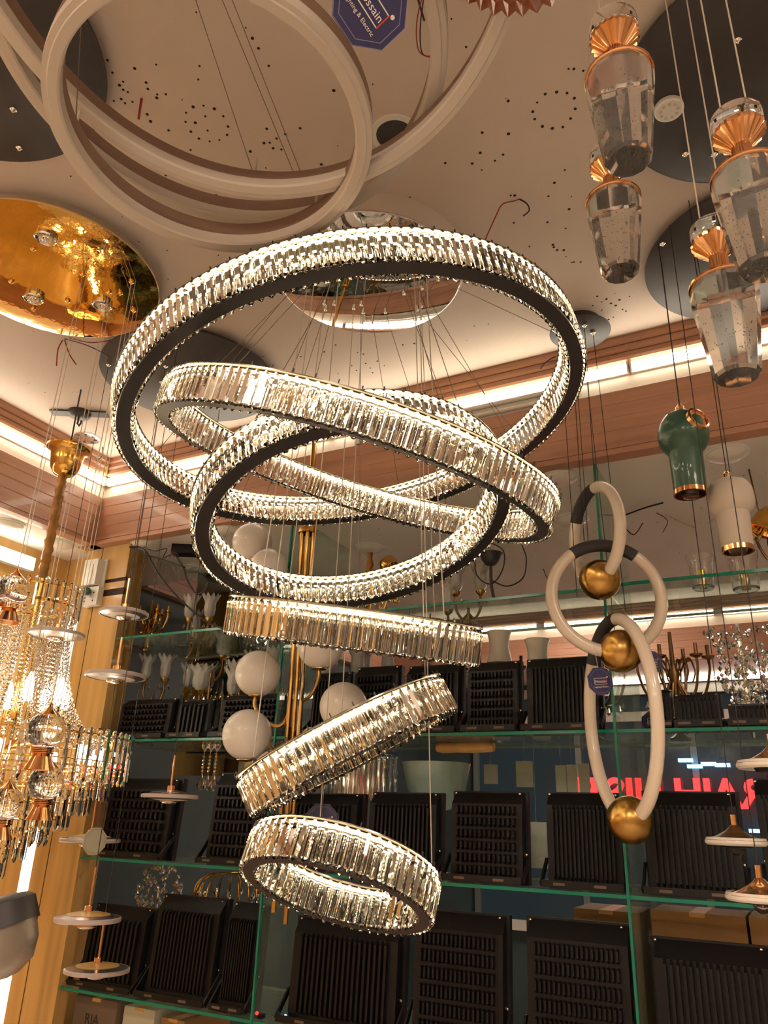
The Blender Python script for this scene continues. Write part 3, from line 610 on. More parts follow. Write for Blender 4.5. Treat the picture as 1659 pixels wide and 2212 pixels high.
def saucer(p, D, m, label):
    t = thing('saucer_pendant', (p[0], p[1], CZ-0.03), label, 'pendant lamp', 'copper saucer pendants at the right edge'); z = p[2]-CZ+0.03; r = D/2
    MB().lathe([(0, z+0.50*r), (0.12*r, z+0.48*r), (0.30*r, z+0.30*r), (0.6*r, z+0.14*r), (0.96*r, z+0.02*r), (1.0*r, z), (0.98*r, z-0.07*r), (0.9*r, z-0.06*r)], 48).build('saucer', m, t)
    MB().lathe([(0.955*r, z+0.005), (1.01*r, z-0.002), (1.01*r, z-0.006), (0.94*r, z-0.010), (0.55*r, z-0.008), (0.5*r, z-0.006)], 48).build('opal_rim', M['opal'], t)
    MB().lathe([(0.55*r, z-0.007), (0.50*r, z-0.22*r), (0.32*r, z-0.24*r), (0, z-0.24*r)], 32).build('lamp_cup', M['black'], t)
    MB().sphere((0, 0, z-0.22*r), 0.27*r, 20, 12).build('lens', M['glass'], t)
    MB().tube([(0, 0, z+0.46*r), (0, 0, z+0.82*r)], 0.006, 10).build('stem', M['rose_gold'], t)
    MB().tube([(0, 0, z+0.8*r), (0, 0, 0)], 0.0012, 6).build('cable', M['cable_black'], t)
saucer(PEND_R[2], 0.12, M['brass_dark'], 'dark brass saucer pendant before the shelf lights, highest at the right edge')
saucer(PEND_R[3], 0.125, M['rose_gold'], 'shiny copper saucer pendant, lowest at the right edge')
saucer(PEND_R[4], 0.13, M['rose_gold'], 'copper saucer pendant cut by the right edge of the frame')

# ------------------------------------------------------------------ disc pendants on the left
UL = ['disc pendant highest beside the wooden pillar, seen from below', 'disc pendant in front of the crystal chandelier beads', 'disc pendant at the pillar edge with brass stem, below the highest one',
      'disc pendant hanging alone in front of the black lights, right of the others', 'disc pendant partly hidden by a small paper tag', 'disc pendant over the pillar edge, second lowest', 'lowest disc pendant with yellow top in front of the bottom lights']
for i, (p, D) in enumerate(zip(UFO_POS, UFO_W)):
    t = thing('disc_pendant', (p[0], p[1], CZ-0.03), UL[i], 'pendant lamp', 'flat disc pendants on the left'); z = p[2]-CZ+0.03; r = D/2
    MB().lathe([(0.60*r, z+0.011), (0.95*r, z+0.005), (0.97*r, z+0.001), (0.97*r, z-0.004), (0.65*r, z-0.009)], 56).build('mirror_ring', M['disc_metal'], t)
    MB().lathe([(0.955*r, z+0.0055), (1.0*r, z+0.003), (1.0*r, z-0.0045), (0.955*r, z-0.006)], 56, closed=True).build('rim', M['disc_rim'], t)
    MB().lathe([(0, z+0.019), (0.3*r, z+0.017), (0.66*r, z+0.011), (0.66*r, z+0.008)], 48).build('top_plate', M['wood_strip'] if i > 3 else M['disc_metal'], t)
    MB().lathe([(0.68*r, z-0.0085), (0.5*r, z-0.011), (0.3*r, z-0.013), (0, z-0.013)], 48).build('diffuser', M['opal'], t)
    MB().lathe([(0.30*r, z-0.013), (0.27*r, z-0.018), (0.16*r, z-0.022), (0, z-0.024)], 24).build('lens', M['glass'], t)
    MB().lathe([(0.29*r, z-0.0135), (0.32*r, z-0.0135), (0.32*r, z-0.016), (0.29*r, z-0.016)], 28, closed=True).build('lens_ring', M['rose_gold'], t)
    MB().lathe([(0.011, z+0.017), (0.011, z+0.030), (0.004, z+0.031)], 16).build('collar', M['rose_gold'], t)
    MB().tube([(0, 0, z+0.03), (0, 0, z+0.118)], 0.0034, 8).build('stem', M['rose_gold'], t)
    MB().tube([(0, 0, z+0.115), (0, 0, 0)], 0.0011, 6).build('cable', M['cable_black'], t)
price_tag(facing((-1.719, 1.637, 1.521), YAW+0.9), 0.034, 'small paper tag seen from its pale back in front of a disc pendant', front=False, cord=0.12, back=True)

# ------------------------------------------------------------------ bubble ball pendants
BL = ['bubble glass ball pendant with gold cone, topmost of the pair before the crystal tiers', 'bubble glass ball pendant with gold cone, lower of the pair before the crystal tiers', 'bubble glass ball pendant at the left edge beside the bead strands', 'bubble glass ball pendant at the left edge beside the lower tiers']
for i, (p, D) in enumerate(zip(BALL_POS, BALL_D)):
    t = thing('ball_pendant', (p[0], p[1], CZ-0.045), BL[i], 'pendant lamp', 'bubble ball pendants on the left'); z = p[2]-CZ+0.045; r = D/2
    g = MB().sphere((0, 0, z), r, 32, 20).build('glass_ball', M['glass'], t)
    rnd = random.Random(20+i); mb = MB()
    for k in range(150):
        a = rnd.uniform(0, TAU); u = rnd.uniform(-1, 1); q = r*0.85*rnd.uniform(0.3, 1)**0.5
        mb.sphere((q*math.sqrt(1-u*u)*math.cos(a), q*math.sqrt(1-u*u)*math.sin(a), z+q*u), rnd.uniform(0.0005, 0.0013), 5, 4)
    tag(mb.build('bubbles', M['bubble'], g), kind='stuff')
    MB().lathe([(r*0.58, z+r*0.83), (r*0.35, z+r*1.02), (r*0.14, z+r*1.22), (r*0.06, z+r*1.5), (0, z+r*1.52)], 28).build('cap', M['rose_gold'], t)
    mb = MB()
    for k in range(4): mb.lathe([(r*0.40, z-r*0.88-k*r*0.085), (r*0.62, z-r*0.90-k*r*0.085), (r*0.62, z-r*0.95-k*r*0.085), (r*0.40, z-r*0.965-k*r*0.085)], 28)
    mb.build('threaded_ring', M['rose_gold'], t)
    MB().lathe([(r*0.40, z-r*1.2), (r*0.42, z-r*1.25), (r*0.78, z-r*2.05), (r*0.74, z-r*2.05), (r*0.36, z-r*1.25)], 36).build('cone', M['rose_gold'], t)
    MB().tube([(0.0, 0, z+r*1.5), (0, 0, 0)], 0.0013, 6).build('cable', M['cable_clear'], t)
    MB().tube([(0.008, 0.004, z+r*1.3), (0.012, 0.004, 0)], 0.0009, 6).build('cable', M['cable_clear'], t)

# ------------------------------------------------------------------ tiered crystal chandelier at the left edge
LC = (-2.253, 1.716, 1.797)
lc = thing('tier_chandelier', (LC[0], LC[1], CZ), 'lit gold chandelier with bead strands and crystal bar tiers at the left edge', 'chandelier')
def lz(z): return z-CZ
ZB = LC[2]                       # widest hoop height
cupz = 2.80
MB().lathe([(0.016, lz(cupz-0.065)), (0.036, lz(cupz-0.058)), (0.050, lz(cupz-0.036)), (0.056, lz(cupz-0.005)), (0.060, lz(cupz+0.022)), (0.066, lz(cupz+0.035)), (0.078, lz(cupz+0.042)), (0.078, lz(cupz+0.048)), (0.0, lz(cupz+0.052))], 40).build('canopy_cup', M['gold'], lc)
mb = MB()
mb.tube([(0, 0, lz(cupz+0.05)), (0.004, 0, lz(cupz+0.10)), (0, 0, lz(3.04)), (0, 0, lz(3.10))], 0.003, 8); mb.build('hook_rod', M['frame_grey'], lc)
pts = [(0.0016*math.sin(k*2.1), 0.0016*math.cos(k*1.7), lz(cupz-0.05-(cupz-0.05-2.34)*k/30)) for k in range(31)]
MB().tube(pts, [0.0165+0.0016*math.sin(k*2.6) for k in range(31)], 10).build('chain_sleeve', M['sleeve_cloth'], lc)
MB().tube([(0, 0, lz(2.36)), (0, 0, lz(1.55))], 0.012, 10).build('centre_rod', M['gold'], lc)
def hoop(r, z, m=0.0035): return MB().tube([(r*math.cos(TAU*k/64), r*math.sin(TAU*k/64), lz(z)) for k in range(64)], m, 6, closed=True)
def bar_mesh(w, L):
    sec = [(-w/2, -w*0.22), (w/2, -w*0.22), (w/2, w*0.1), (w*0.2, w*0.3), (-w*0.2, w*0.3), (-w/2, w*0.1)]
    v = []; f = []
    for z, s in ((0.006, 0.45), (0.0, 1), (-L+0.012, 1), (-L, 0.4)): v += [(a*s, b*s, z) for a, b in sec]
    for k in range(3):
        for i in range(6): f.append((k*6+i, k*6+(i+1) % 6, k*6+6+(i+1) % 6, k*6+6+i))
    f += [tuple(range(6)), tuple(range(23, 17, -1))]
    return MB().add(v, f).mesh('crystal_bar', M['crystal'], 0)
def tier(r, z, L, n, w, hoops=True):
    h = hoop(r, z); 
    if hoops and L > 0.1: h.tube([(r*math.cos(TAU*k/64), r*math.sin(TAU*k/64), lz(z-L*0.5)) for k in range(64)], 0.002, 6, closed=True)
    t_ = h.build('tier_hoop', M['gold'], lc); me = bar_mesh(w, L)
    for k in range(n):
        a = TAU*(k+0.5)/n
        link('crystal_bar', me, t_, tr((r+0.006)*math.cos(a), (r+0.006)*math.sin(a), lz(z+0.012)) @ rot(a-math.pi/2, 'Z'))
for r, z, L, n, w in ((0.135, 2.295, 0.105, 30, 0.016), (0.375, ZB+0.015, 0.150, 62, 0.022), (0.325, ZB-0.075, 0.11, 52, 0.018), (0.270, ZB-0.13, 0.10, 42, 0.018),
                      (0.215, ZB-0.18, 0.095, 34, 0.018), (0.160, ZB-0.23, 0.09, 26, 0.018), (0.105, ZB-0.28, 0.085, 18, 0.018), (0.055, ZB-0.33, 0.085, 10, 0.018)):
    tier(r, z, L, n, w)
hoop(0.135, 2.24, 0.005).build('crown_band', M['gold'], lc)
prof = [(0.130, 2.21), (0.125, 2.14), (0.135, 2.05), (0.155, 1.97), (0.185, 1.90), (0.225, 1.845), (0.285, 1.80), (0.345, ZB+0.02)]
mb = MB(); PR = spline([(a, 0, b) for a, b in prof], 12); S = []
acc = 0
for k in range(len(PR)-1):
    d = (PR[k+1]-PR[k]).length; acc += d
    if acc > 0.0135: S.append((PR[k].x, PR[k].z)); acc = 0
for s in range(44):
    a = TAU*s/44
    for r, z in S: mb.sphere((r*math.cos(a), r*math.sin(a), lz(z)), 0.0062, 6, 4)
for s in range(16):
    a = TAU*(s+0.5)/16
    for k in range(24): mb.sphere((0.105*math.cos(a), 0.105*math.sin(a), lz(2.22-k*0.0135)), 0.0062, 6, 4)
tag(mb.build('bead_strands', M['crystal'], lc, smooth=0), kind='stuff')
for k in range(8):
    a = TAU*(k+0.4)/8; x, y = 0.15*math.cos(a), 0.15*math.sin(a)
    b = MB().tube([(x*0.1, y*0.1, lz(ZB-0.02)), (x, y, lz(ZB-0.0)), (x, y, lz(ZB+0.11))], 0.008, 8).build('candle_arm', M['gold'], lc)
    MB().lathe([(0.010, lz(ZB+0.112)), (0.016, lz(ZB+0.14)), (0.013, lz(ZB+0.17)), (0.004, lz(ZB+0.20)), (0, lz(ZB+0.205))], 14, tr(x, y, 0)).build('bulb', M['bulb'], b)
for k in range(7):
    a = TAU*(k+0.15)/7; x, y = 0.29*math.cos(a), 0.29*math.sin(a)
    MB().sphere((x, y, lz(ZB-0.035)), 0.024, 14, 10).build('bulb', M['bulb'], lc)
# ceiling fittings next to it
t = thing('hook_bracket', (-2.399, 1.843, 3.097), 'black metal ceiling bracket with two flat arms above the gold cup', 'bracket')
MB().lathe([(0, 0.003), (0.045, 0.003), (0.045, -0.012), (0.03, -0.02), (0, -0.02)], 28).build('plate', M['frame_grey'], t)
MB().box((-0.115, -0.022, -0.006), (0.115, 0.022, -0.001), rot(0.5, 'Z')).build('arm', M['frame_grey'], t, smooth=0)
MB().tube([(0.0, 0, -0.02), (0.0, 0, -0.05), (0.012, 0, -0.062), (0.02, 0, -0.05), (0.02, 0, -0.04)], 0.004, 8).build('hook', M['frame_grey'], t)
t = thing('perforated_plate', (-2.551, 2.022, 3.100), 'round perforated metal fixing plate on the ceiling beside the gold cup', 'plate')
MB().lathe([(0, -0.003), (0.055, -0.003), (0.055, 0)], 32).build('plate', M['chrome'], t)
mb = MB()
for k in range(7): mb.lathe([(0, -0.0036), (0.006, -0.0036)], 8, tr(0.036*math.cos(k*0.9), 0.036*math.sin(k*0.9), 0))
mb.build('hole', M['dark_hole'], t)

# ------------------------------------------------------------------ brass globe pendant
PX = (-1.460, 2.165, 2.214)
gl = thing('globe_pendant', (PX[0], PX[1], CZ), 'tall brass tube pendant with opal glass globes behind the crystal rings', 'pendant lamp')
MB().lathe([(0, -0.025), (0.045, -0.025), (0.05, -0.02), (0.05, 0)], 36, tr(0, -0.012, 0)).build('canopy', M['brass'], gl)
MB().tube([(0, 0, -0.02), (0, 0, 2.57-CZ)], 0.010, 14).build('pole', M['brass'], gl)
for k in range(6):
    a = TAU*k/6; bot = (1.30, 1.42, 1.36, 1.50, 1.33, 1.45)[k]
    MB().tube([(0.023*math.cos(a), 0.020*math.sin(a), 2.575-CZ), (0.023*math.cos(a), 0.020*math.sin(a), bot-CZ)], 0.0075, 10).build('tube', M['brass'], gl)
MB().lathe([(0, 2.573-CZ), (0.032, 2.573-CZ), (0.034, 2.566-CZ), (0.034, 2.55-CZ), (0.028, 2.548-CZ)], 28).build('collar', M['brass'], gl)
GL = [((-1.655, 2.100, 2.521), 0.072, 'l'), ((-1.542, 2.060, 2.400), 0.066, 'l'), ((-1.568, 2.090, 2.040), 0.0755, 'l'), ((-1.558, 2.050, 1.838), 0.079, 'r'), ((-1.247, 2.120, 1.925), 0.0755, 'u'), ((-1.347, 2.120, 2.123), 0.0755, 'u'), ((-1.449, 2.060, 1.725), 0.066, 'r')]
for c, r, kind in GL:
    c = Vector(c)-Vector((PX[0], PX[1], CZ))
    b = MB().sphere(c, r, 40, 24).build('globe', M['opal'], gl)
    d = Vector((0, 0, 0))-Vector((c.x, c.y, 0)); d.normalize()
    if kind in 'lu': pts = [c-Vector((0, 0, r*0.98)), c-Vector((0, 0, r+0.03)), c-Vector((0, 0, r+0.075)) + d*0.03, c*0.35 + Vector((0, 0, c.z*0.65-r-0.09)), Vector((-0.02*math.copysign(1, -c.x), 0, c.z-r-0.03)), Vector((0.018*math.copysign(1, c.x), -0.012, c.z-r+0.09))]
    else: pts = [c+d*r*0.9-Vector((0, 0, r*0.3)), c+d*(r+0.02)-Vector((0, 0, r*0.6)), Vector((c.x*0.4, c.y*0.4, c.z-r*0.65)), Vector((0.012*math.copysign(1, c.x), 0, c.z-r*0.3)), Vector((0.016*math.copysign(1, c.x), -0.012, c.z+0.06))]
    MB().tube(spline(pts, 6), 0.006, 8).build('arm', M['brass'], gl)
    MB().lathe([(r*0.34, -r*0.955), (r*0.34, -r*1.0), (0.008, -r*1.05)], 18, tr(c)).build('globe_cap', M['brass'], gl)
price_tag(facing((-1.348, 2.100, 1.832), YAW+0.2), 0.030, 'pale paper tag on a red cord hung on the brass globe pendant', front=False, cord=0.11, back=True)

# ------------------------------------------------------------------ wooden pillar and left wall strips
pil = struct(slab('pillar', (-2.60, 2.27, 0), (-2.436, 2.31, SOF), M['wood_ply']))
for z0, z1 in ((0.0, 2.448), (2.478, 2.508), (2.524, SOF-0.001)): slab('wood_panel', (-2.598, 2.258, z0), (-2.4365, 2.2695, z1), M['wood_ply'], pil)
for z0, z1 in ((2.449, 2.477), (2.509, 2.523)): slab('black_groove', (-2.598, 2.263, z0), (-2.437, 2.2695, z1), M['joint'], pil)
slab('joint_strip', (-2.604, 2.259, 0), (-2.599, 2.275, SOF-0.001), M['joint'], pil)
for x0, x1, y0 in ((-2.655, -2.606, 2.262), (-2.690, -2.659, 2.268)):
    slab('wood_strip', (x0, y0, 0), (x1, 2.31, SOF-0.001), M['wood_strip'], pil)
t = thing('vertical_tube_light', (-2.725, 2.275, 0.5), 'lit vertical tube light beside the wooden pillar at the left edge', 'light')
MB().box((-0.026, 0.0, 0), (0.026, 0.06, 1.9)).build('housing', M['white_plastic'], t, smooth=0)
MB().box((-0.020, -0.010, 0.02), (0.020, -0.0005, 1.88)).build('tube', M['tube'], t, smooth=0)
struct(slab('wall_return', (WX, 2.34, 0), (-2.50, 2.42, SOF), M['wood_strip']))
t = thing('reflected_tube', (WX+0.001, 0.9, 2.60), 'glowing tube standing in for a tube reflection on the left wall under the soffit', 'light')  # glowing tube put in place of a reflection on the left wall
MB().box((0, 0, -0.03), (0.03, 1.25, 0.03)).build('housing', M['white_plastic'], t, smooth=0)
MB().box((0.0305, 0.01, -0.02), (0.042, 1.24, 0.02)).build('tube', M['tube'], t, smooth=0)
jb = thing('junction_box', (-2.600, 2.257, 2.549), 'white junction box on the upper wooden pillar', 'junction box')
MB().box((-0.045, -0.045, -0.055), (0.035, 0, 0.06)).build('cover', M['white_plastic'], jb, smooth=0)
MB().box((-0.05, -0.006, -0.06), (0.048, -0.0005, 0.066)).build('backplate', M['white_plastic'], jb, smooth=0)
so = thing('wall_socket', (-2.595, 2.257, 2.446), 'white wall socket with a dark green plug on the wooden pillar', 'socket')
MB().box((-0.045, -0.03, -0.04), (0.045, -0.0005, 0.042)).build('faceplate', M['white_plastic'], so, smooth=0)
for x, z in ((-0.028, -0.02), (-0.028, -0.005), (0.02, -0.02), (0.02, 0.015)): MB().lathe([(0, 0), (0.004, 0)], 8, tr(x, -0.0305, z) @ rot(math.pi/2, 'X')).build('socket_hole', M['dark_hole'], so)
MB().lathe([(0.008, 0), (0.018, 0.01), (0.020, 0.025), (0.006, 0.034), (0, 0.034)], 12, tr(-0.005, -0.031, 0.018) @ rot(math.pi/2, 'X')).build('plug', M['green'], so)
MB().tube(spline([(0.005, -0.045, 0.14), (0.004, -0.05, 0.05), (-0.02, -0.055, -0.07), (-0.05, -0.05, -0.09)]), 0.0018, 6).build('wire', M['cable_clear'], so)

# dark lamp head cut by the left edge
t = thing('wall_lamp', (-1.251, 1.011, 1.404), 'black reading lamp shade cut by the left edge of the frame', 'lamp')
F = rot(YAW, 'Z') @ rot(-0.38, 'Y')
MB().lathe([(0, 0.052), (0.03, 0.050), (0.056, 0.044), (0.064, 0.036), (0.065, 0.0), (0.061, 0.0), (0.058, 0.03)], 40, F).build('shade', M['frame_grey'], t)
MB().lathe([(0.060, 0.004), (0.058, -0.028), (0.044, -0.058), (0.02, -0.072), (0, -0.075)], 40, F).build('diffuser', M['smoke_glass'], t)
MB().tube([(-0.03, 0, 0.03), (-0.12, 0, 0.02), (-0.2, 0.0, -0.4), (-0.2, 0, -t.location.z)], 0.008, 8).build('stand', M['frame_grey'], t)

# ------------------------------------------------------------------ glass shelves
SH = [2.262, 1.846, 1.428, 1.009]
SYB = 2.70
BAY = [(-2.433, -1.604), (-1.596, -0.449), (-0.441, 0.75)]
SY0 = 2.262
bn = ['left bay beside the pillar', 'middle bay behind the crystal rings', 'right bay behind the loop pendant']; ln = ['topmost', 'second from the top', 'third from the top', 'lowest']
for b, (x0, x1) in enumerate(BAY):
    for l, z in enumerate(SH):
        zz = z-0.008*(b == 0 and l == 0) + 0.006*(b == 2 and l == 0)
        t = thing('glass_shelf', ((x0+x1)/2, SY0, zz), f'glass shelf, {ln[l]} in the {bn[b]}', 'shelf', 'glass shelves on the mirror wall')
        w = (x1-x0)/2
        MB().box((-w, 0.006, 0), (w, SYB-SY0, 0.009)).build('pane', M['pane'], t, smooth=0)
        MB().box((-w, 0, 0), (w, 0.0058, 0.009)).build('front_edge', M['edge_green'], t, smooth=0)
        MB().box((-w, SYB-SY0+0.0002, 0), (w, SYB-SY0+0.003, 0.009)).build('rear_edge', M['rear_edge'], t, smooth=0)
for x, l in ((-1.600, 'vertical glass divider with green edge behind the opal globes'), (-0.445, 'vertical glass divider with green edge behind the oval loops')):
    t = thing('glass_divider', (x, SY0, 0), l, 'divider', 'glass dividers between the shelf bays')
    MB().box((-0.0035, 0.006, 0), (0.0035, SYB-SY0, SOF-0.001)).build('pane', M['pane'], t, smooth=0)
    MB().box((-0.0035, -0.003, 0), (0.0035, 0.0058, SOF-0.001)).build('front_edge', M['edge_green'], t, smooth=0)

# ------------------------------------------------------------------ black floodlights
def floodlight(cx, zb, W, H, nf, label, lean=0.06, wavy=False, yaw=0.0, yb=2.335, deep=0.05):
    """cx, zb = centre and underside; the finned back faces the room"""
    T = tr(cx, yb, zb+0.0005) @ rot(yaw, 'Z') @ rot(-lean, 'X')
    t = thing('floodlight', (0,0,0), label, 'floodlight', 'black floodlights on the shelves', T)
    h0, h1 = H*0.08, H*0.85
    prof = [(0.012, 0.0), (deep, 0.0), (deep, H), (deep*0.72, H), (0.0, h1), (0.0, h0), (0.006, h0*0.6)]
    MB().prism(prof, -W/2*0.93, W/2*0.93, Matrix(((0, 0, 1, 0), (1, 0, 0, 0), (0, 1, 0, 0), (0, 0, 0, 1)))).build('housing', M['black'], t, smooth=0)
    mb = MB(); fw = W*0.035
    for lo, hi in (((-W/2, 0), (-W/2+fw, H)), ((W/2-fw, 0), (W/2, H)), ((-W/2+fw, H-fw), (W/2-fw, H)), ((-W/2+fw, 0), (W/2-fw, fw*0.8))):
        mb.box((lo[0], deep-0.018, lo[1]), (hi[0], deep+0.004, hi[1]))
    mb.build('rim', M['black'], t, smooth=0)
    iw = W*0.80; fm = MB(); th = iw/nf*0.42
    if wavy:
        segs = 6
        for s in range(segs):
            za = h0+(h1-h0)*s/segs; zb_ = h0+(h1-h0)*(s+0.8)/segs
            fm.add([(-th/2, 0, za), (th/2, 0, za), (th/2, -0.016, za+0.006), (-th/2, -0.016, za+0.006), (-th/2, 0, zb_), (th/2, 0, zb_), (th/2, -0.016, zb_-0.004), (-th/2, -0.016, zb_-0.004)],
                   [(0,3,2,1),(4,5,6,7),(0,1,5,4),(1,2,6,5),(2,3,7,6),(3,0,4,7)])
    else:
        fm.add([(-th/2, 0, h0), (th/2, 0, h0), (th/2, -0.014, h0+0.008), (-th/2, -0.014, h0+0.008), (-th/2, 0, h1), (th/2, 0, h1), (th/2, -0.014, h1-0.012), (-th/2, -0.014, h1-0.012)],
               [(0,3,2,1),(4,5,6,7),(0,1,5,4),(1,2,6,5),(2,3,7,6),(3,0,4,7)])
    me = fm.mesh('fin', M['black'], 0)
    for k in range(nf): link('fin', me, t, tr(-iw/2+iw*(k+0.5)/nf, -0.0002, 0))
    br = MB(); 
    for s in (-1, 1): br.add([(s*W*0.5, deep*0.4, H*0.30), (s*W*0.5, deep*0.75, H*0.30), (s*(W*0.5+0.006), deep*0.75, H*0.30), (s*(W*0.5+0.006), deep*0.4, H*0.30),
                  (s*W*0.5, -0.045, 0.012), (s*W*0.5, -0.03, 0.002), (s*(W*0.5+0.006), -0.03, 0.002), (s*(W*0.5+0.006), -0.045, 0.012)], [(0,1,2,3),(4,7,6,5),(0,4,5,1),(1,5,6,2),(2,6,7,3),(3,7,4,0)])
    b = br.box((-W*0.5, -0.045, 0.002), (W*0.5, -0.040, 0.02)).build('bracket', M['black'], t, smooth=0)
    for x in (-W*0.28, W*0.22): MB().box((x-0.016, -0.0458, 0.007), (x+0.016, -0.0452, 0.014)).build('slot', M['carton_dark'], b, smooth=0)
    for x, z in ((-W*0.46, H*0.97), (W*0.40, H*0.97), (-W*0.47, H*0.32), (W*0.47, H*0.32)):
        MB().lathe([(0.0035, 0), (0.0035, 0.002), (0.001, 0.003), (0, 0.003)], 8, tr(x, deep-0.019, z) @ rot(math.pi/2, 'X')).build('bolt', M['bolt'], t)
floodlight(-2.277, 1.8552, 0.285, 0.167, 12, 'black finned floodlight first from the pillar on the second shelf', wavy=True, yb=2.320)
floodlight(-2.031, 1.8552, 0.161, 0.156, 6, 'black finned floodlight narrow, second from the pillar on the second shelf', wavy=False, yb=2.320)
floodlight(-1.765, 1.8552, 0.293, 0.166, 13, 'black finned floodlight behind the lower left opal globe on the second shelf', wavy=True, yb=2.320)
floodlight(-1.430, 1.8552, 0.145, 0.230, 9, 'black finned floodlight small, right of the brass pole on the second shelf', wavy=False, yb=2.320)
floodlight(-1.252, 1.8552, 0.171, 0.242, 10, 'black finned floodlight behind the right opal globe on the second shelf', wavy=True, yb=2.320)
floodlight(-1.038, 1.8552, 0.200, 0.235, 12, 'black finned floodlight above the raised end of the fifth crystal ring', wavy=False, yb=2.320)
floodlight(-0.830, 1.8552, 0.176, 0.232, 12, 'black finned floodlight right of the fifth crystal ring on the second shelf', wavy=True, yb=2.320)
floodlight(-0.608, 1.8552, 0.232, 0.233, 15, 'black finned floodlight left of the glass divider behind the oval loops, second shelf', wavy=False, yb=2.320)
floodlight(-0.323, 1.8552, 0.053, 0.120, 4, 'black finned floodlight narrow, just right of the lowest oval loop on the second shelf', wavy=False, yb=2.320)
floodlight(-0.228, 1.8552, 0.122, 0.103, 9, 'black finned floodlight low, second from the right edge on the second shelf', wavy=False, yb=2.320)
floodlight(-0.089, 1.8552, 0.129, 0.072, 9, 'black finned floodlight low, at the right edge on the second shelf', wavy=False, yb=2.320)
floodlight(-2.246, 1.4372, 0.344, 0.284, 12, 'black finned floodlight first from the pillar on the third shelf', wavy=True, yb=2.320)
floodlight(-1.795, 1.4372, 0.211, 0.306, 9, 'black finned floodlight behind the low end of the fifth crystal ring', wavy=True, yb=2.320)
floodlight(-1.436, 1.4372, 0.290, 0.241, 14, 'black finned floodlight behind the hanging blue price tag', wavy=False, yb=2.320)
floodlight(-1.137, 1.4372, 0.251, 0.248, 14, 'black finned floodlight above the lowest crystal ring on the third shelf', wavy=False, yb=2.320)
floodlight(-0.857, 1.4372, 0.239, 0.255, 13, 'black finned floodlight right of the lowest crystal ring on the third shelf', wavy=True, yb=2.320)
floodlight(-0.568, 1.4372, 0.223, 0.256, 15, 'black finned floodlight behind the lowest brass ball on the third shelf', wavy=False, yb=2.320)
floodlight(-0.282, 1.4372, 0.251, 0.263, 14, 'black finned floodlight large, right of the glass divider on the third shelf', wavy=False, yb=2.320)
floodlight(-0.057, 1.4372, 0.120, 0.298, 9, 'black finned floodlight at the right edge on the third shelf', wavy=False, yb=2.320)
floodlight(-2.272, 1.0182, 0.293, 0.259, 11, 'black finned floodlight nearest the pillar on the lowest shelf', wavy=False, yb=2.320)
floodlight(-1.954, 1.0182, 0.292, 0.312, 15, 'black finned floodlight second from the pillar on the lowest shelf', wavy=False, yb=2.320)
floodlight(-1.715, 1.0182, 0.131, 0.308, 11, 'black finned floodlight left of the lowest crystal ring on the lowest shelf', wavy=False, yb=2.320)
floodlight(-1.327, 1.0182, 0.395, 0.285, 18, 'black finned floodlight directly under the lowest crystal ring', wavy=False, yb=2.320)
floodlight(-0.952, 1.0182, 0.292, 0.339, 17, 'black finned floodlight right below the lowest crystal ring', wavy=True, yb=2.320)
floodlight(-0.609, 1.0182, 0.294, 0.343, 18, 'black finned floodlight left of the divider on the lowest shelf', wavy=True, yb=2.320)
floodlight(-0.270, 1.0182, 0.296, 0.321, 15, 'black finned floodlight largest, at the right edge on the lowest shelf', wavy=False, yb=2.320)

# ------------------------------------------------------------------ stock on and behind the shelves
ZT, Z2, Z3, Z4 = [z+0.0092 for z in SH]
def on(p, z): return (p[0], p[1], z)
def tulip(mb_parent, c, r, h, m=None, n=10):
    """scalloped glass tulip shade opening upwards"""
    nf = n*4; v = []; f = []
    prof = [(0.30, 0.0), (0.62, 0.16), (0.70, 0.42), (0.62, 0.66), (0.78, 0.86), (1.05, 1.0)]
    for k, (a, b) in enumerate(prof + [(x*0.93, y+0.02) for x, y in prof[::-1]]):
        for i in range(nf):
            w = math.cos(TAU*i/4.0/1.0); s = 1+0.10*w*(a if b > 0.6 else 0.3)
            v.append((c[0]+r*a*s*math.cos(TAU*i/nf), c[1]+r*a*s*math.sin(TAU*i/nf), c[2]+h*(b+0.10*w*(1 if b > 0.8 else 0))))
    R_ = 12
    for k in range(R_-1):
        for i in range(nf): f.append((k*nf+i, k*nf+(i+1) % nf, (k+1)*nf+(i+1) % nf, (k+1)*nf+i))
    return MB().add(v, f).build('tulip_shade', m or M['frosted'], mb_parent, smooth=60)
def drops(parent, pts, r=0.008):
    for p in pts: MB().lathe([(0, p[2]+r*2.2), (r*0.45, p[2]+r*1.2), (r, p[2]), (r*0.5, p[2]-r*0.9), (0, p[2]-r*1.1)], 6, tr(p[0], p[1], 0)).build('crystal_drop', M['crystal'], parent, smooth=0)
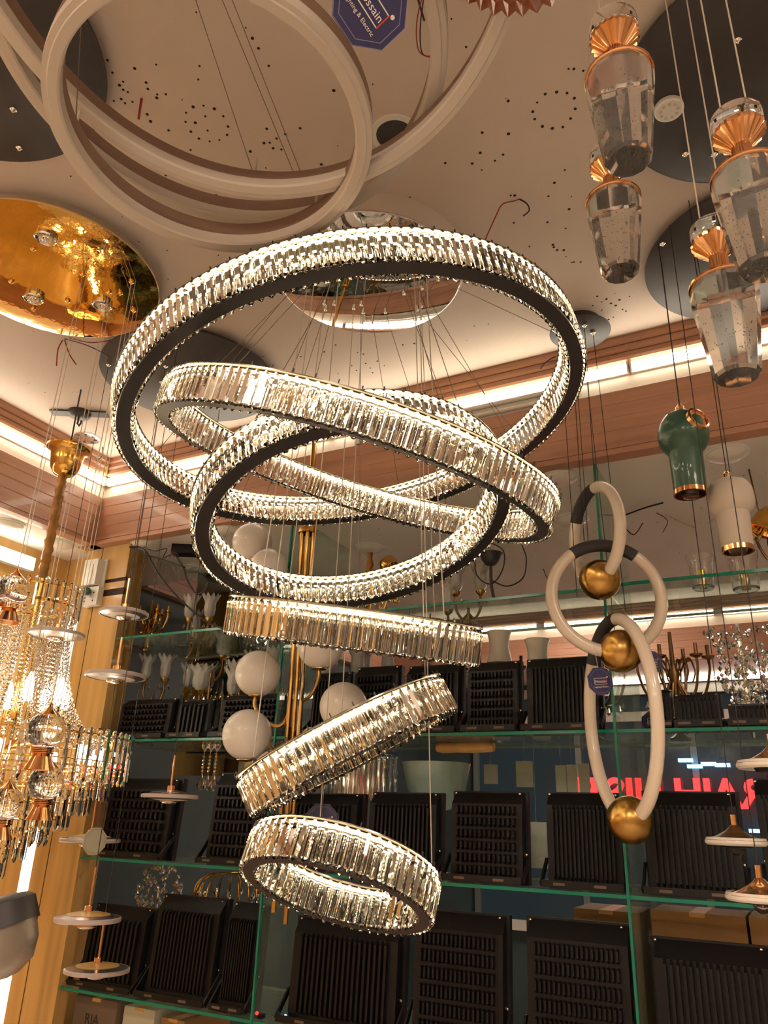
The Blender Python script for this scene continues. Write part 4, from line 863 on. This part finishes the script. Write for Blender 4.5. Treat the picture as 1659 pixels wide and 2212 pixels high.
def sconce(p, z, top, label, r=0.036, arms=1, m=None, sway=0.05):
    """brass stem standing at p, shade tops near height top"""
    t = thing('crystal_sconce', on(p, z), label, 'sconce', 'glass tulip sconces on the shelves'); H = top-z
    MB().lathe([(0, 0.012), (0.02, 0.012), (0.034, 0.006), (0.036, 0), (0, 0)], 20).build('base', M['brass_dark'], t)
    MB().tube([(0, 0, 0.01), (0, 0, H-0.16)], 0.006, 8).build('stem', M['brass_dark'], t)
    for k in range(arms):
        a = 0.4+TAU*k/max(arms, 1); x, y = sway*math.cos(a), 0.5*sway*math.sin(a)
        MB().tube(spline([(0, 0, H-0.18), (x*0.5, y*0.5, H-0.20), (x, y, H-0.16), (x, y, H-0.11)], 5), 0.005, 8).build('arm', M['brass_dark'], t)
        MB().lathe([(0.006, H-0.115), (0.016, H-0.105), (0.020, H-0.095), (0.0, H-0.095)], 16, tr(x, y, 0)).build('cup', M['brass'], t)
        tulip(t, (x, y, H-0.095), r, 0.095, m)
        drops(t, [(x+0.022*math.cos(q), y+0.022*math.sin(q), H-0.135) for q in (0.3, 2.4, 4.5)], 0.007)
    return t
sconce((-2.421, 2.500, 2.066), Z2, 2.227, 'glass tulip sconce half hidden beside the pillar, behind the black lights', arms=2)
sconce((-2.185, 2.460, 2.050), Z2, 2.161, 'large frosted tulip sconce behind the second floodlight from the pillar', r=0.048)
sconce((-2.200, 2.600, 2.091), Z2, 2.331, 'tall glass tulip sconce with copper stem left of the upper opal globe', r=0.046)
sconce((-2.056, 2.520, 2.054), Z2, 2.184, 'glass tulip sconce just left of the upper opal globe', r=0.040)
sconce((-1.819, 2.600, 2.056), Z2, 2.246, 'glass tulip sconce between the opal globe and the brass pole', arms=2)
sconce((-1.394, 2.600, 2.039), Z2, 2.208, 'glass tulip sconce behind the right opal globe', arms=2)
sconce((-1.020, 2.620, 2.281), ZT, 2.506, 'glass flower sconce on the top shelf left of the black bowl pendant', arms=2)
sconce((-1.103, 2.500, 2.261), ZT, 2.410, 'small glass flower sconce on the top shelf beside the third crystal ring', r=0.03)
sconce((-2.332, 2.550, 2.270), ZT, 2.428, 'small glass tulip sconce on the top shelf of the left bay', r=0.03)

def goblet(p, z, label, r, h):
    t = thing('glass_candle_cup', on(p, z), label, 'candle holder')
    MB().lathe([(0, 0), (r*0.75, 0), (r*0.85, 0.004), (r*0.9, h*0.7), (r*1.08, h), (r*1.02, h), (r*0.84, h*0.7), (r*0.78, 0.008), (0, 0.008)], 24).build('cup', M['glass'], t)
    MB().lathe([(0, 0.009), (r*0.3, 0.009), (r*0.3, h*0.55), (0, h*0.56)], 16).build('candle', M['gold'], t)
goblet((-0.181, 2.420, 2.252), ZT+0.006, 'clear glass cup with gold candle on the top shelf below the off-white pendant', 0.038, 0.105)
goblet((-0.066, 2.480, 2.286), ZT+0.006, 'clear glass cup with gold candle on the top shelf at the right edge', 0.045, 0.12)

# gold candelabra
p = (-1.385, 2.500, 2.375); t = thing('gold_candelabra', on(p, ZT), 'gold candelabra with curled arms and satin-wrapped stem on the top shelf', 'candelabra'); H = 2.582-ZT
MB().lathe([(0, 0.02), (0.02, 0.02), (0.045, 0.006), (0.045, 0), (0, 0)], 20).build('base', M['gold'], t)
MB().tube([(0.004*math.sin(k*2), 0, 0.01+(H-0.02)*k/12) for k in range(13)], [0.013+0.003*math.sin(k*2.7) for k in range(13)], 8).build('stem', M['sleeve_cloth'], t)
for k in range(5):
    a = TAU*k/5+0.3; c, s = math.cos(a), math.sin(a)
    P = [(0.01*c, 0.01*s, 0.03), (0.05*c, 0.05*s, 0.05), (0.075*c, 0.075*s, 0.11), (0.09*c, 0.09*s, 0.155), (0.11*c, 0.11*s, 0.145), (0.11*c, 0.11*s, 0.115), (0.095*c, 0.095*s, 0.108)]
    b = MB().tube(spline(P, 6), 0.0045, 8).build('arm', M['gold'], t)
    MB().lathe([(0, 0.10), (0.010, 0.104), (0.013, 0.112), (0, 0.12)], 12, tr(0.11*c, 0.11*s, -0.005)).build('rosette', M['gold'], b)
MB().lathe([(0.0, 0), (0.012, 0.0), (0.030, 0.012), (0.036, 0.03), (0.034, 0.048), (0.030, 0.048), (0.030, 0.03)], 24, tr(0.062, 0.01, H-0.035) @ rot(2.6, 'Y')).build('cup', M['gold'], t)

# black bowl pendant with wire loop under the soffit
p = (-0.903, 2.550, 2.508); t = thing('bowl_pendant', (p[0], p[1], SOF), 'black bowl ceiling fitting with chain and looping black wire', 'pendant lamp'); z = p[2]-SOF
MB().lathe([(0.008, z-0.03), (0.02, z-0.026), (0.034, z-0.008), (0.040, z+0.012), (0.046, z+0.016), (0.0, z+0.018)], 24).build('bowl', M['frame_grey'], t)
for k in range(7):
    zz = z+0.018+(0-z-0.018)*(k+0.5)/7
    MB().tube([(0.006*math.cos(q*TAU/10)*(1 if k % 2 else 0.2), 0.006*math.cos(q*TAU/10)*(0.2 if k % 2 else 1), zz+0.011*math.sin(q*TAU/10)) for q in range(10)], 0.0015, 5, closed=True).build('chain_link', M['gold'], t)
MB().tube(spline([(0, 0, z-0.03), (0.0, 0, z-0.10), (0.01, 0, z-0.16)], 4), 0.006, 8).build('stem', M['frame_grey'], t)
MB().tube(spline([(0.0, 0, z+0.06), (0.05, 0, z+0.02), (0.045, 0, z-0.05), (0.0, 0, z-0.10), (-0.055, 0, z-0.06), (-0.055, 0, z+0.02), (0.0, 0, z+0.06)], 8), 0.0025, 6).build('wire_loop', M['cable_black'], t)
MB().tube(spline([(0.0, 0, z-0.085), (0.06, 0, z-0.115), (0.12, 0, z-0.09), (0.135, 0, z-0.02), (0.12, 0, z+0.035)], 8), 0.0025, 6).build('wire', M['cable_black'], t)

# wrought iron and brass chandeliers standing on the second shelf
def arm_lamp(p, z, H, R_, label, m, n=6, shade=None, cat='chandelier'):
    t = thing('arm_chandelier', on(p, z), label, cat)
    MB().lathe([(0, 0), (0.03, 0), (0.032, 0.006), (0.012, 0.02), (0.009, H*0.5), (0.02, H*0.6), (0.008, H*0.7), (0.006, H), (0, H)], 16).build('stem', m, t)
    for k in range(n):
        a = TAU*k/n+0.25; c, s = R_*math.cos(a), 0.45*R_*math.sin(a)
        b = MB().tube(spline([(c*0.1, s*0.1, H*0.55), (c*0.4, s*0.4, H*0.36), (c*0.8, s*0.8, H*0.42), (c, s, H*0.62), (c, s, H*0.72)], 6), 0.0045, 7).build('arm', m, t)
        MB().tube(spline([(c*0.2, s*0.2, H*0.62), (c*0.45, s*0.45, H*0.75), (c*0.6, s*0.6, H*0.62), (c*0.5, s*0.5, H*0.52)], 5), 0.003, 6).build('scroll', m, b)
        MB().lathe([(0.004, H*0.72), (0.018, H*0.74), (0.020, H*0.755), (0.006, H*0.76), (0.006, H*0.86), (0, H*0.86)], 14, tr(c, s, 0)).build('candle_cup', m, b)
    drops(t, [(R_*0.8*math.cos(TAU*k/n), 0.36*R_*math.sin(TAU*k/n), H*0.30) for k in range(n)], 0.009)
    return t
arm_lamp((-0.946, 2.660, 2.164), Z2, 0.36, 0.11, 'black wrought-iron chandelier behind the white waisted shades', M['cable_black'])
arm_lamp((-0.575, 2.60, 0), Z2, 0.31, 0.105, 'aged brass scroll chandelier left of the glass divider, second shelf', M['brass_dark'])
arm_lamp((-0.315, 2.60, 0), Z2, 0.34, 0.11, 'aged brass scroll chandelier right of the middle oval loop', M['brass_dark'])
arm_lamp((0.10, 2.58, 0), ZT+0.006, 0.28, 0.12, 'aged brass arm chandelier on the top shelf at the right edge', M['brass_dark'])
arm_lamp((-2.565, 2.560, 2.351), ZT, 0.24, 0.10, 'gold branch chandelier on the top shelf beside the pillar', M['gold'])
t = thing('gold_bell', (0.013, 2.500, 2.495), 'tilted polished gold bell shade at the right edge under the soffit', 'lamp shade')
MB().lathe([(0.012, 0.05), (0.02, 0.045), (0.034, 0.02), (0.042, -0.02), (0.046, -0.03), (0.042, -0.03), (0.030, 0.02)], 28, rot(0.5, 'Y')).build('bell', M['gold'], t)
for k in range(5):
    a = TAU*k/5; MB().tube(spline([(0, 0, -0.01), (0.03*math.cos(a), 0.03*math.sin(a), -0.05), (0.05*math.cos(a), 0.05*math.sin(a), -0.04), (0.055*math.cos(a), 0.055*math.sin(a), -0.06)], 5), 0.003, 6).build('scroll', M['gold'], t)
MB().tube([(-0.012, 0, 0.03), (-0.02, 0, SOF-t.location.z)], 0.003, 6).build('rod', M['brass_dark'], t)

# white waisted shades
for (px, H, r, l) in (((-0.861, 2.500, 2.120), 0.0, 0.036, 'white waisted glass shade, taller one on the black floodlights'), ((-0.727, 2.500, 2.112), 0.0, 0.036, 'white waisted glass shade, shorter one on the black floodlights')):
    top = 2.216 if 'taller' in l else 2.179
    t = thing('waisted_shade', on(px, Z2), l, 'lamp shade'); h = top-Z2
    MB().lathe([(0, 0), (0.03, 0), (0.03, h-0.11), (0, h-0.11)], 24).build('stand', M['white_plastic'], t)
    MB().lathe([(0.044, h-0.109), (0.040, h-0.09), (0.033, h-0.055), (0.036, h-0.02), (0.043, h), (0.041, h), (0.031, h-0.05), (0.038, h-0.09), (0.042, h-0.109)], 36, closed=True).build('shade', M['opal'], t)
# crystal cluster at right
p = (-0.108, 2.560, 2.121); t = thing('crystal_cluster', on(p, Z2), 'bushy cluster of sparkling crystal drops at the right edge behind the low floodlights', 'lamp'); rnd = random.Random(5)
MB().tube([(0, 0, 0), (0, 0, 0.34)], 0.006, 8).build('stem', M['chrome'], t)
mb = MB()
for k in range(260):
    a = rnd.uniform(0, TAU); h = rnd.uniform(0.08, 0.33); q = 0.10*math.sqrt(rnd.random())*(0.5+h*1.6)
    mb.lathe([(0, 0.009), (0.007, 0), (0, -0.012)], 5, tr(q*math.cos(a), 0.6*q*math.sin(a), h) @ rot(rnd.uniform(0, 1), 'X'))
tag(mb.build('crystal_drops', M['crystal'], t, smooth=0), kind='stuff')

# items in the gap above the third-shelf floodlights
p = (-1.989, 2.400, 1.851); t = thing('drop_strand_lamp', (p[0], p[1], SH[1]), 'three crystal drop strands hanging under the second shelf beside the opal globe', 'lamp')
for k, dx in enumerate((-0.03, 0.0, 0.03)):
    s_ = MB().tube([(dx, 0, 0), (dx, 0, -0.13)], 0.001, 5).build('strand', M['gold'], t)
    MB().lathe([(0.014, 0), (0.010, -0.015), (0.0, -0.03)], 10, tr(dx, 0, -0.001)).build('cap', M['crystal'], s_)
    for q in range(5): MB().sphere((dx, 0, -0.045-q*0.013), 0.0055, 7, 5).build('bead', M['crystal'], s_, smooth=0)
    MB().lathe([(0, -0.105), (0.008, -0.125), (0.016, -0.15), (0.010, -0.166), (0, -0.17)], 8, tr(dx, 0, 0)).build('drop', M['crystal'], s_, smooth=0)
p = (-1.42, 2.50, 0); t = thing('prism_panel_lamp', on(p, Z3), 'box lamp of bluish crystal bars behind the fifth crystal ring', 'lamp'); zt = 0.385
MB().box((-0.16, -0.05, zt-0.012), (0.16, 0.05, zt)).build('top_plate', M['chrome'], t, smooth=0)
MB().box((-0.02, -0.02, 0), (0.02, 0.02, zt-0.012)).build('post', M['chrome'], t, smooth=0)
me = bar_mesh(0.018, 0.15)
for k in range(16):
    for yy in (-0.045, 0.045): link('crystal_bar', me, t, tr(-0.15+0.02*k, yy, zt-0.02))
t = tag(MB().lathe([(0, -0.105), (0.014, -0.10), (0.019, -0.08), (0.017, -0.03), (0.019, 0.03), (0.017, 0.08), (0.014, 0.10), (0, 0.105)], 14, rot(math.pi/2, 'Y')).build('padded_roll', M['wood_strip'], None, tr((-0.970, 2.450, 1.829))), 'beige padded roll hanging below the second shelf', 'roll')
MB().tube([(-0.06, 0, 0.018), (-0.06, 0, SH[1]-t.location.z)], 0.001, 5).build('string', M['cable_clear'], t)
MB().tube([(0.06, 0, 0.018), (0.06, 0, SH[1]-t.location.z)], 0.001, 5).build('string', M['cable_clear'], t)
p = (-1.13, 2.58, 0); t = thing('frosted_bowl', on(p, Z3), 'pale mint frosted glass bowl behind the fifth crystal ring', 'bowl'); h = 1.788-Z3
MB().lathe([(0, h-0.16), (0.05, h-0.15), (0.10, h-0.09), (0.12, h), (0.116, h), (0.096, h-0.085), (0, h-0.15)], 36).build('bowl', M['mint'], t)
MB().lathe([(0.05, 0), (0.012, 0.02), (0.012, h-0.155), (0, h-0.155)], 20).build('foot', M['mint'], t)
for k, (q, w, h) in enumerate((((-0.966, 2.680, 1.759), 0.05, 0.065), ((-0.844, 2.680, 1.760), 0.06, 0.085), ((-0.718, 2.680, 1.741), 0.036, 0.095), ((-0.680, 2.680, 1.743), 0.036, 0.095), ((-0.640, 2.680, 1.746), 0.036, 0.095), ((-0.810, 2.680, 1.538), 0.07, 0.14))):
    t = tag(MB().box((-w/2, 0, -h/2), (w/2, 0.002, h/2)).build('paper_sheet', M['paper'], None, tr(q), smooth=0), ['small pale green sheet hanging left of the tall pair', 'pale green sheet hanging in the gap left of the oval loop', 'narrow pale sheet, left of the three together', 'narrow pale sheet, middle of the three together', 'narrow pale sheet, right of the three beside the oval loop', 'large pale sheet between two floodlights on the third shelf'][k], 'sheet')
    MB().tube([(0, 0.001, h/2), (0, 0.001, SH[1]-q[2])], 0.0008, 4).build('string', M['cable_clear'], t)

# crystals and baskets above the lowest shelf's lights
def ball_lamp(p, z, r, top, label, m):
    t = thing('crystal_ball_lamp', on(p, z), label, 'lamp'); H = top-z
    MB().tube([(0, 0, 0), (0, 0, H-r)], 0.006, 8).build('stem', M['chrome'], t); rnd = random.Random(int(r*1000)); mb = MB()
    for k in range(120):
        u = rnd.uniform(-1, 1); a = rnd.uniform(0, TAU); s_ = math.sqrt(1-u*u)
        mb.lathe([(0, 0.010), (0.009, 0), (0, -0.010)], 6, tr(r*s_*math.cos(a), r*s_*math.sin(a), H-r+r*u))
    tag(mb.build('crystal_drops', m, t, smooth=0), kind='stuff')
ball_lamp((-2.292, 2.550, 1.272), Z4, 0.085, 1.405, 'round lamp of clear crystal drops behind the second floodlight from the pillar', M['crystal'])
p = (-1.931, 2.520, 1.300); t = thing('gold_basket_lamp', on(p, Z4), 'gold wire basket lamp with crystals left of the lowest crystal ring', 'lamp'); H = 1.398-Z4
MB().tube([(0, 0, 0), (0, 0, H-0.1)], 0.006, 8).build('stem', M['gold'], t)
for k in range(20):
    a = TAU*k/20; c, s = math.cos(a), math.sin(a)
    MB().tube(spline([(0, 0, H), (0.07*c, 0.07*s, H-0.005), (0.12*c, 0.12*s, H-0.04), (0.125*c, 0.125*s, H-0.12)], 5), 0.0022, 5).build('rib', M['gold'], t)
drops(t, [(0.11*math.cos(TAU*k/14), 0.11*math.sin(TAU*k/14), H-0.07-0.03*(k % 2)) for k in range(14)], 0.009)
# cartons on the lowest shelf, right bay, and under it
def carton(p, z, w, d, h, m, label, txt=None, yaw=0.0):
    t = thing('carton', (0,0,0), label, 'box', None, tr(on(p, z)) @ rot(yaw, 'Z'))
    MB().box((-w/2, 0, 0), (w/2, d, h)).build('body', m, t, smooth=0)
    MB().box((-w/2+0.001, -0.0006, h*0.985), (w/2-0.001, d, h+0.0008)).build('flap', m, t, smooth=0)
    MB().box((-0.02, -0.0009, h*0.975), (0.02, d, h+0.0012)).build('tape', M['wood_strip'], t, smooth=0)
    if txt: link('lettering', text_mesh(txt, 0.045, M['cable_black'], 0.0003), t, tr(-w*0.05, -0.001, h*0.82) @ rot(math.pi/2, 'X'))
carton((-0.55, 2.46, 0), Z4, 0.185, 0.20, 1.379-Z4, M['carton'], 'brown carton behind the floodlight left of the divider')
carton((-0.305, 2.45, 0), Z4, 0.24, 0.20, 1.391-Z4, M['carton'], 'brown carton behind the largest floodlight at the right')
carton((-0.10, 2.45, 0), Z4, 0.155, 0.20, 1.392-Z4, M['carton'], 'brown carton on the lowest shelf at the right edge')
t = struct(slab('shelf_base', (-2.433, 2.30, 0), (0.75, 2.70, 0.62), M['wood_brown']))
carton((-2.325, 2.34, 0), 0.6205, 0.20, 0.25, 0.36, M['carton_dark'], 'grey-brown carton printed RIA under the lowest shelf beside the pillar', 'RIA')
carton((-2.14, 2.36, 0), 0.6205, 0.14, 0.25, 0.35, M['cream_box'], 'cream box under the lowest shelf beside the RIA carton')
carton((-2.005, 2.38, 0), 0.6205, 0.10, 0.25, 0.33, M['carton'], 'narrow brown box under the lowest shelf right of the cream box')
carton((-0.894, 2.400, 1.020), 0.6205, 0.35, 0.25, 0.30, M['carton_dark'], 'grey-brown carton under the lowest shelf in the middle bay')
for k, (q, m, l) in enumerate((((-1.738, 2.290, 1.042), 'bulb_green', 'small green indicator lamp on the lowest shelf'), ((-1.602, 2.290, 1.048), 'neon', 'small red indicator lamp on the lowest shelf'), ((-1.510, 2.310, 1.060), 'screen_blue', 'small white-blue indicator lamp on the lowest shelf'))):
    t = thing('indicator_lamp', on(q, Z4), l, 'lamp'); MB().box((-0.018, 0, 0), (0.018, 0.02, 0.012)).build('body', M['black'], t, smooth=0)
    MB().sphere((0, 0.0, 0.014), 0.005, 10, 6).build('lens', M[m], t)

# ------------------------------------------------------------------ wires and small fittings
t = thing('transformer_box', (-2.242, 2.389, 2.679), 'black transformer box with cable bundle hanging under the soffit', 'transformer')
MB().box((-0.055, -0.03, -0.04), (0.055, 0.03, 0.0), rot(0.5, 'Z')).build('case', M['black'], t, smooth=0)
o_ = t.location.copy()
def cable(parent, pts, r, m, name='cable'): return MB().tube(spline([Vector(p)-parent.location for p in pts], 8), r, 6).build(name, m, parent)
cable(t, [(-2.432, 2.250, 2.655), (-2.363, 2.270, 2.639), (-2.223, 2.240, 2.497), (-2.066, 2.240, 2.364), (-1.937, 2.240, 2.279), (-1.821, 2.240, 2.239)], 0.004, M['cable_black'])
cable(t, [(-2.194, 2.260, 2.610), (-2.114, 2.250, 2.527), (-2.079, 2.250, 2.464), (-2.023, 2.250, 2.406), (-1.984, 2.250, 2.416), (-1.971, 2.250, 2.446)], 0.0035, M['cable_black'])
cable(t, [(-2.342, 2.270, 2.611), (-2.254, 2.270, 2.584), (-2.120, 2.270, 2.531)], 0.003, M['cable_black'])
cable(t, [(-2.371, 2.270, 2.653), (-2.301, 2.270, 2.627), (-2.237, 2.270, 2.629), (-2.250, 2.270, 2.590), (-2.218, 2.270, 2.596), (-2.197, 2.270, 2.603)], 0.0022, M['cable_black'], 'wire')
cable(t, [(-2.204, 2.260, 2.583), (-2.186, 2.260, 2.605), (-2.157, 2.260, 2.585)], 0.0015, M['red_wire'], 'wire')
def wires(name, label, runs, loc):
    t = thing(name, loc, label, 'wire')
    for pts, r, m in runs: MB().tube(spline([Vector(p)-Vector(loc) for p in pts], 6), r, 6).build('strand', m, t)
wires('ceiling_wires', 'red and black wire pair curling from the ceiling right of the crystal rings', [([(-0.432, 1.501, 3.100), (-0.442, 1.486, 3.085), (-0.469, 1.470, 3.070), (-0.497, 1.495, 3.060), (-0.553, 1.561, 3.050)], 0.0016, M['red_wire']), ([(-0.432, 1.501, 3.100), (-0.414, 1.504, 3.080), (-0.413, 1.519, 3.070), (-0.430, 1.521, 3.060)], 0.0018, M['cable_black'])], (-0.432, 1.501, 3.100))
wires('ceiling_wires', 'short dark red wire stub in the ceiling inside the white rings', [([(-1.108, 0.845, 3.100), (-1.111, 0.848, 3.080), (-1.124, 0.860, 3.060)], 0.0028, M['red_wire'])], (-1.108, 0.845, 3.100))
wires('ceiling_wires', 'red and black wires hanging at the top edge between the white rings', [([(-0.432, 0.904, 3.100), (-0.456, 0.925, 3.050), (-0.467, 0.960, 3.020), (-0.442, 0.972, 3.000)], 0.0013, M['red_wire']), ([(-0.430, 0.905, 3.100), (-0.454, 0.937, 3.050), (-0.463, 0.967, 3.020), (-0.441, 0.969, 3.000)], 0.0013, M['cable_black']), ([(-0.445, 0.900, 3.090), (-0.447, 0.941, 3.070)], 0.002, M['cable_black'])], (-0.432, 0.904, 3.100))
wires('ceiling_wires', 'bundle of red and black wires below the gold canopy', [([(-2.050, 1.449, 3.100), (-2.055, 1.443, 3.060), (-2.099, 1.482, 3.030)], 0.0022, M['red_wire']), ([(-2.043, 1.452, 3.100), (-2.041, 1.480, 3.060), (-2.030, 1.507, 3.030)], 0.0022, M['red_wire']), ([(-2.036, 1.446, 3.100), (-1.931, 1.453, 3.050), (-1.929, 1.531, 3.060), (-1.991, 1.617, 3.090)], 0.0018, M['cable_black']), ([(-2.017, 1.449, 3.100), (-1.932, 1.470, 3.070), (-1.869, 1.500, 3.080)], 0.0018, M['red_wire'])], (-2.043, 1.452, 3.100))
wires('ceiling_wires', 'yellow and dark wire stubs at the room corner over the cove tubes', [([(-2.553, 2.114, 3.100), (-2.558, 2.125, 3.060), (-2.584, 2.119, 3.040)], 0.0025, M['cable_black']), ([(-2.636, 2.200, 3.109), (-2.601, 2.200, 3.044), (-2.611, 2.200, 2.965), (-2.631, 2.200, 2.844), (-2.619, 2.200, 2.710), (-2.635, 2.200, 2.637)], 0.0018, M['yellow_wire'])], (-2.553, 2.114, 3.100))
wires('soffit_wires', 'dark and red loose wires on the soffit right of the topmost oval loop', [([(-0.449, 2.729, 2.670), (-0.363, 2.656, 2.660), (-0.292, 2.630, 2.660)], 0.003, M['cable_black']), ([(-0.334, 2.767, 2.679), (-0.304, 2.813, 2.660), (-0.335, 2.904, 2.650)], 0.0018, M['red_wire']), ([(-0.298, 2.819, 2.678), (-0.259, 2.886, 2.670), (-0.227, 2.975, 2.678)], 0.0014, M['yellow_wire']), ([(-0.469, 2.877, 2.679), (-0.439, 2.889, 2.650), (-0.391, 2.803, 2.660)], 0.002, M['cable_black'])], (-0.334, 2.767, 2.679))
wires('soffit_wires', 'short black wire hanging from the soffit left of the middle oval loop', [([(-0.906, 3.267, 2.679), (-0.875, 3.196, 2.620), (-0.876, 3.254, 2.600), (-0.876, 3.209, 2.560)], 0.0018, M['cable_black'])], (-0.906, 3.267, 2.679))
wires('cove_wires', 'dark wire stub hanging off the wooden moulding beside the largest crystal ring', [([(-0.515, 2.225, 3.089), (-0.552, 2.210, 3.072), (-0.579, 2.200, 3.046), (-0.586, 2.200, 3.033)], 0.002, M['cable_black'])], (-0.515, 2.225, 3.089))
# small tag pair and red ribbon bits on the second shelf
t = thing('paper_label', on((-2.185, 2.275, 1.867), Z2), 'small cream paper label lying on the second shelf beside the pillar', 'label')
MB().box((-0.02, 0, 0), (0.02, 0.025, 0.002), rot(0.5, 'Z')).build('sheet', M['cream_box'], t, smooth=0)
price_tag(facing((-0.355, 2.440, 2.071), YAW+0.1), 0.033, 'blue octagonal price tag hanging behind the middle oval loop', cord=0.12)
price_tag(facing((-0.375, 2.500, 1.903), YAW-0.4, -0.5), 0.035, 'blue octagonal price tag lying low behind the lowest oval loop', cord=0.05)

# tall mirror sheet and more glass stock in the left bay
t = thing('mirror_sheet', (-2.46, 2.735, 1.75), 'tall unframed mirror sheet leaning behind the left bay shelves', 'mirror')
MB().box((0, 0, 0), (0.44, 0.005, SOF-1.75)).build('sheet', M['mirror'], t, smooth=0)
MB().box((0.44, -0.0005, 0), (0.444, 0.0055, SOF-1.75)).build('edge', M['rear_edge'], t, smooth=0)
sconce((-2.31, 2.63, 0), Z2, 2.20, 'frosted tulip sconce with three shades behind the first floodlight', arms=3, sway=0.07)
sconce((-1.98, 2.42, 0), Z2, 2.13, 'frosted tulip sconce low between the second and third floodlights', r=0.040)
sconce((-1.99, 2.66, 0), Z2, 2.24, 'frosted tulip sconce with three shades left of the upper opal globe', arms=3, sway=0.08)
sconce((-1.49, 2.48, 0), Z2, 2.19, 'frosted tulip sconce with three shades right of the brass pole', arms=3, sway=0.08)
sconce((-1.05, 2.45, 0), Z2, 2.20, 'frosted tulip sconce behind the right end of the fourth crystal ring', arms=2, sway=0.06)
sconce((-2.20, 2.48, 0), ZT, 2.47, 'frosted tulip sconce on the top shelf below the transformer box', arms=2, sway=0.05)
sconce((-1.72, 2.55, 0), ZT, 2.46, 'frosted tulip sconce on the top shelf left of the opal globes', arms=2, sway=0.05)
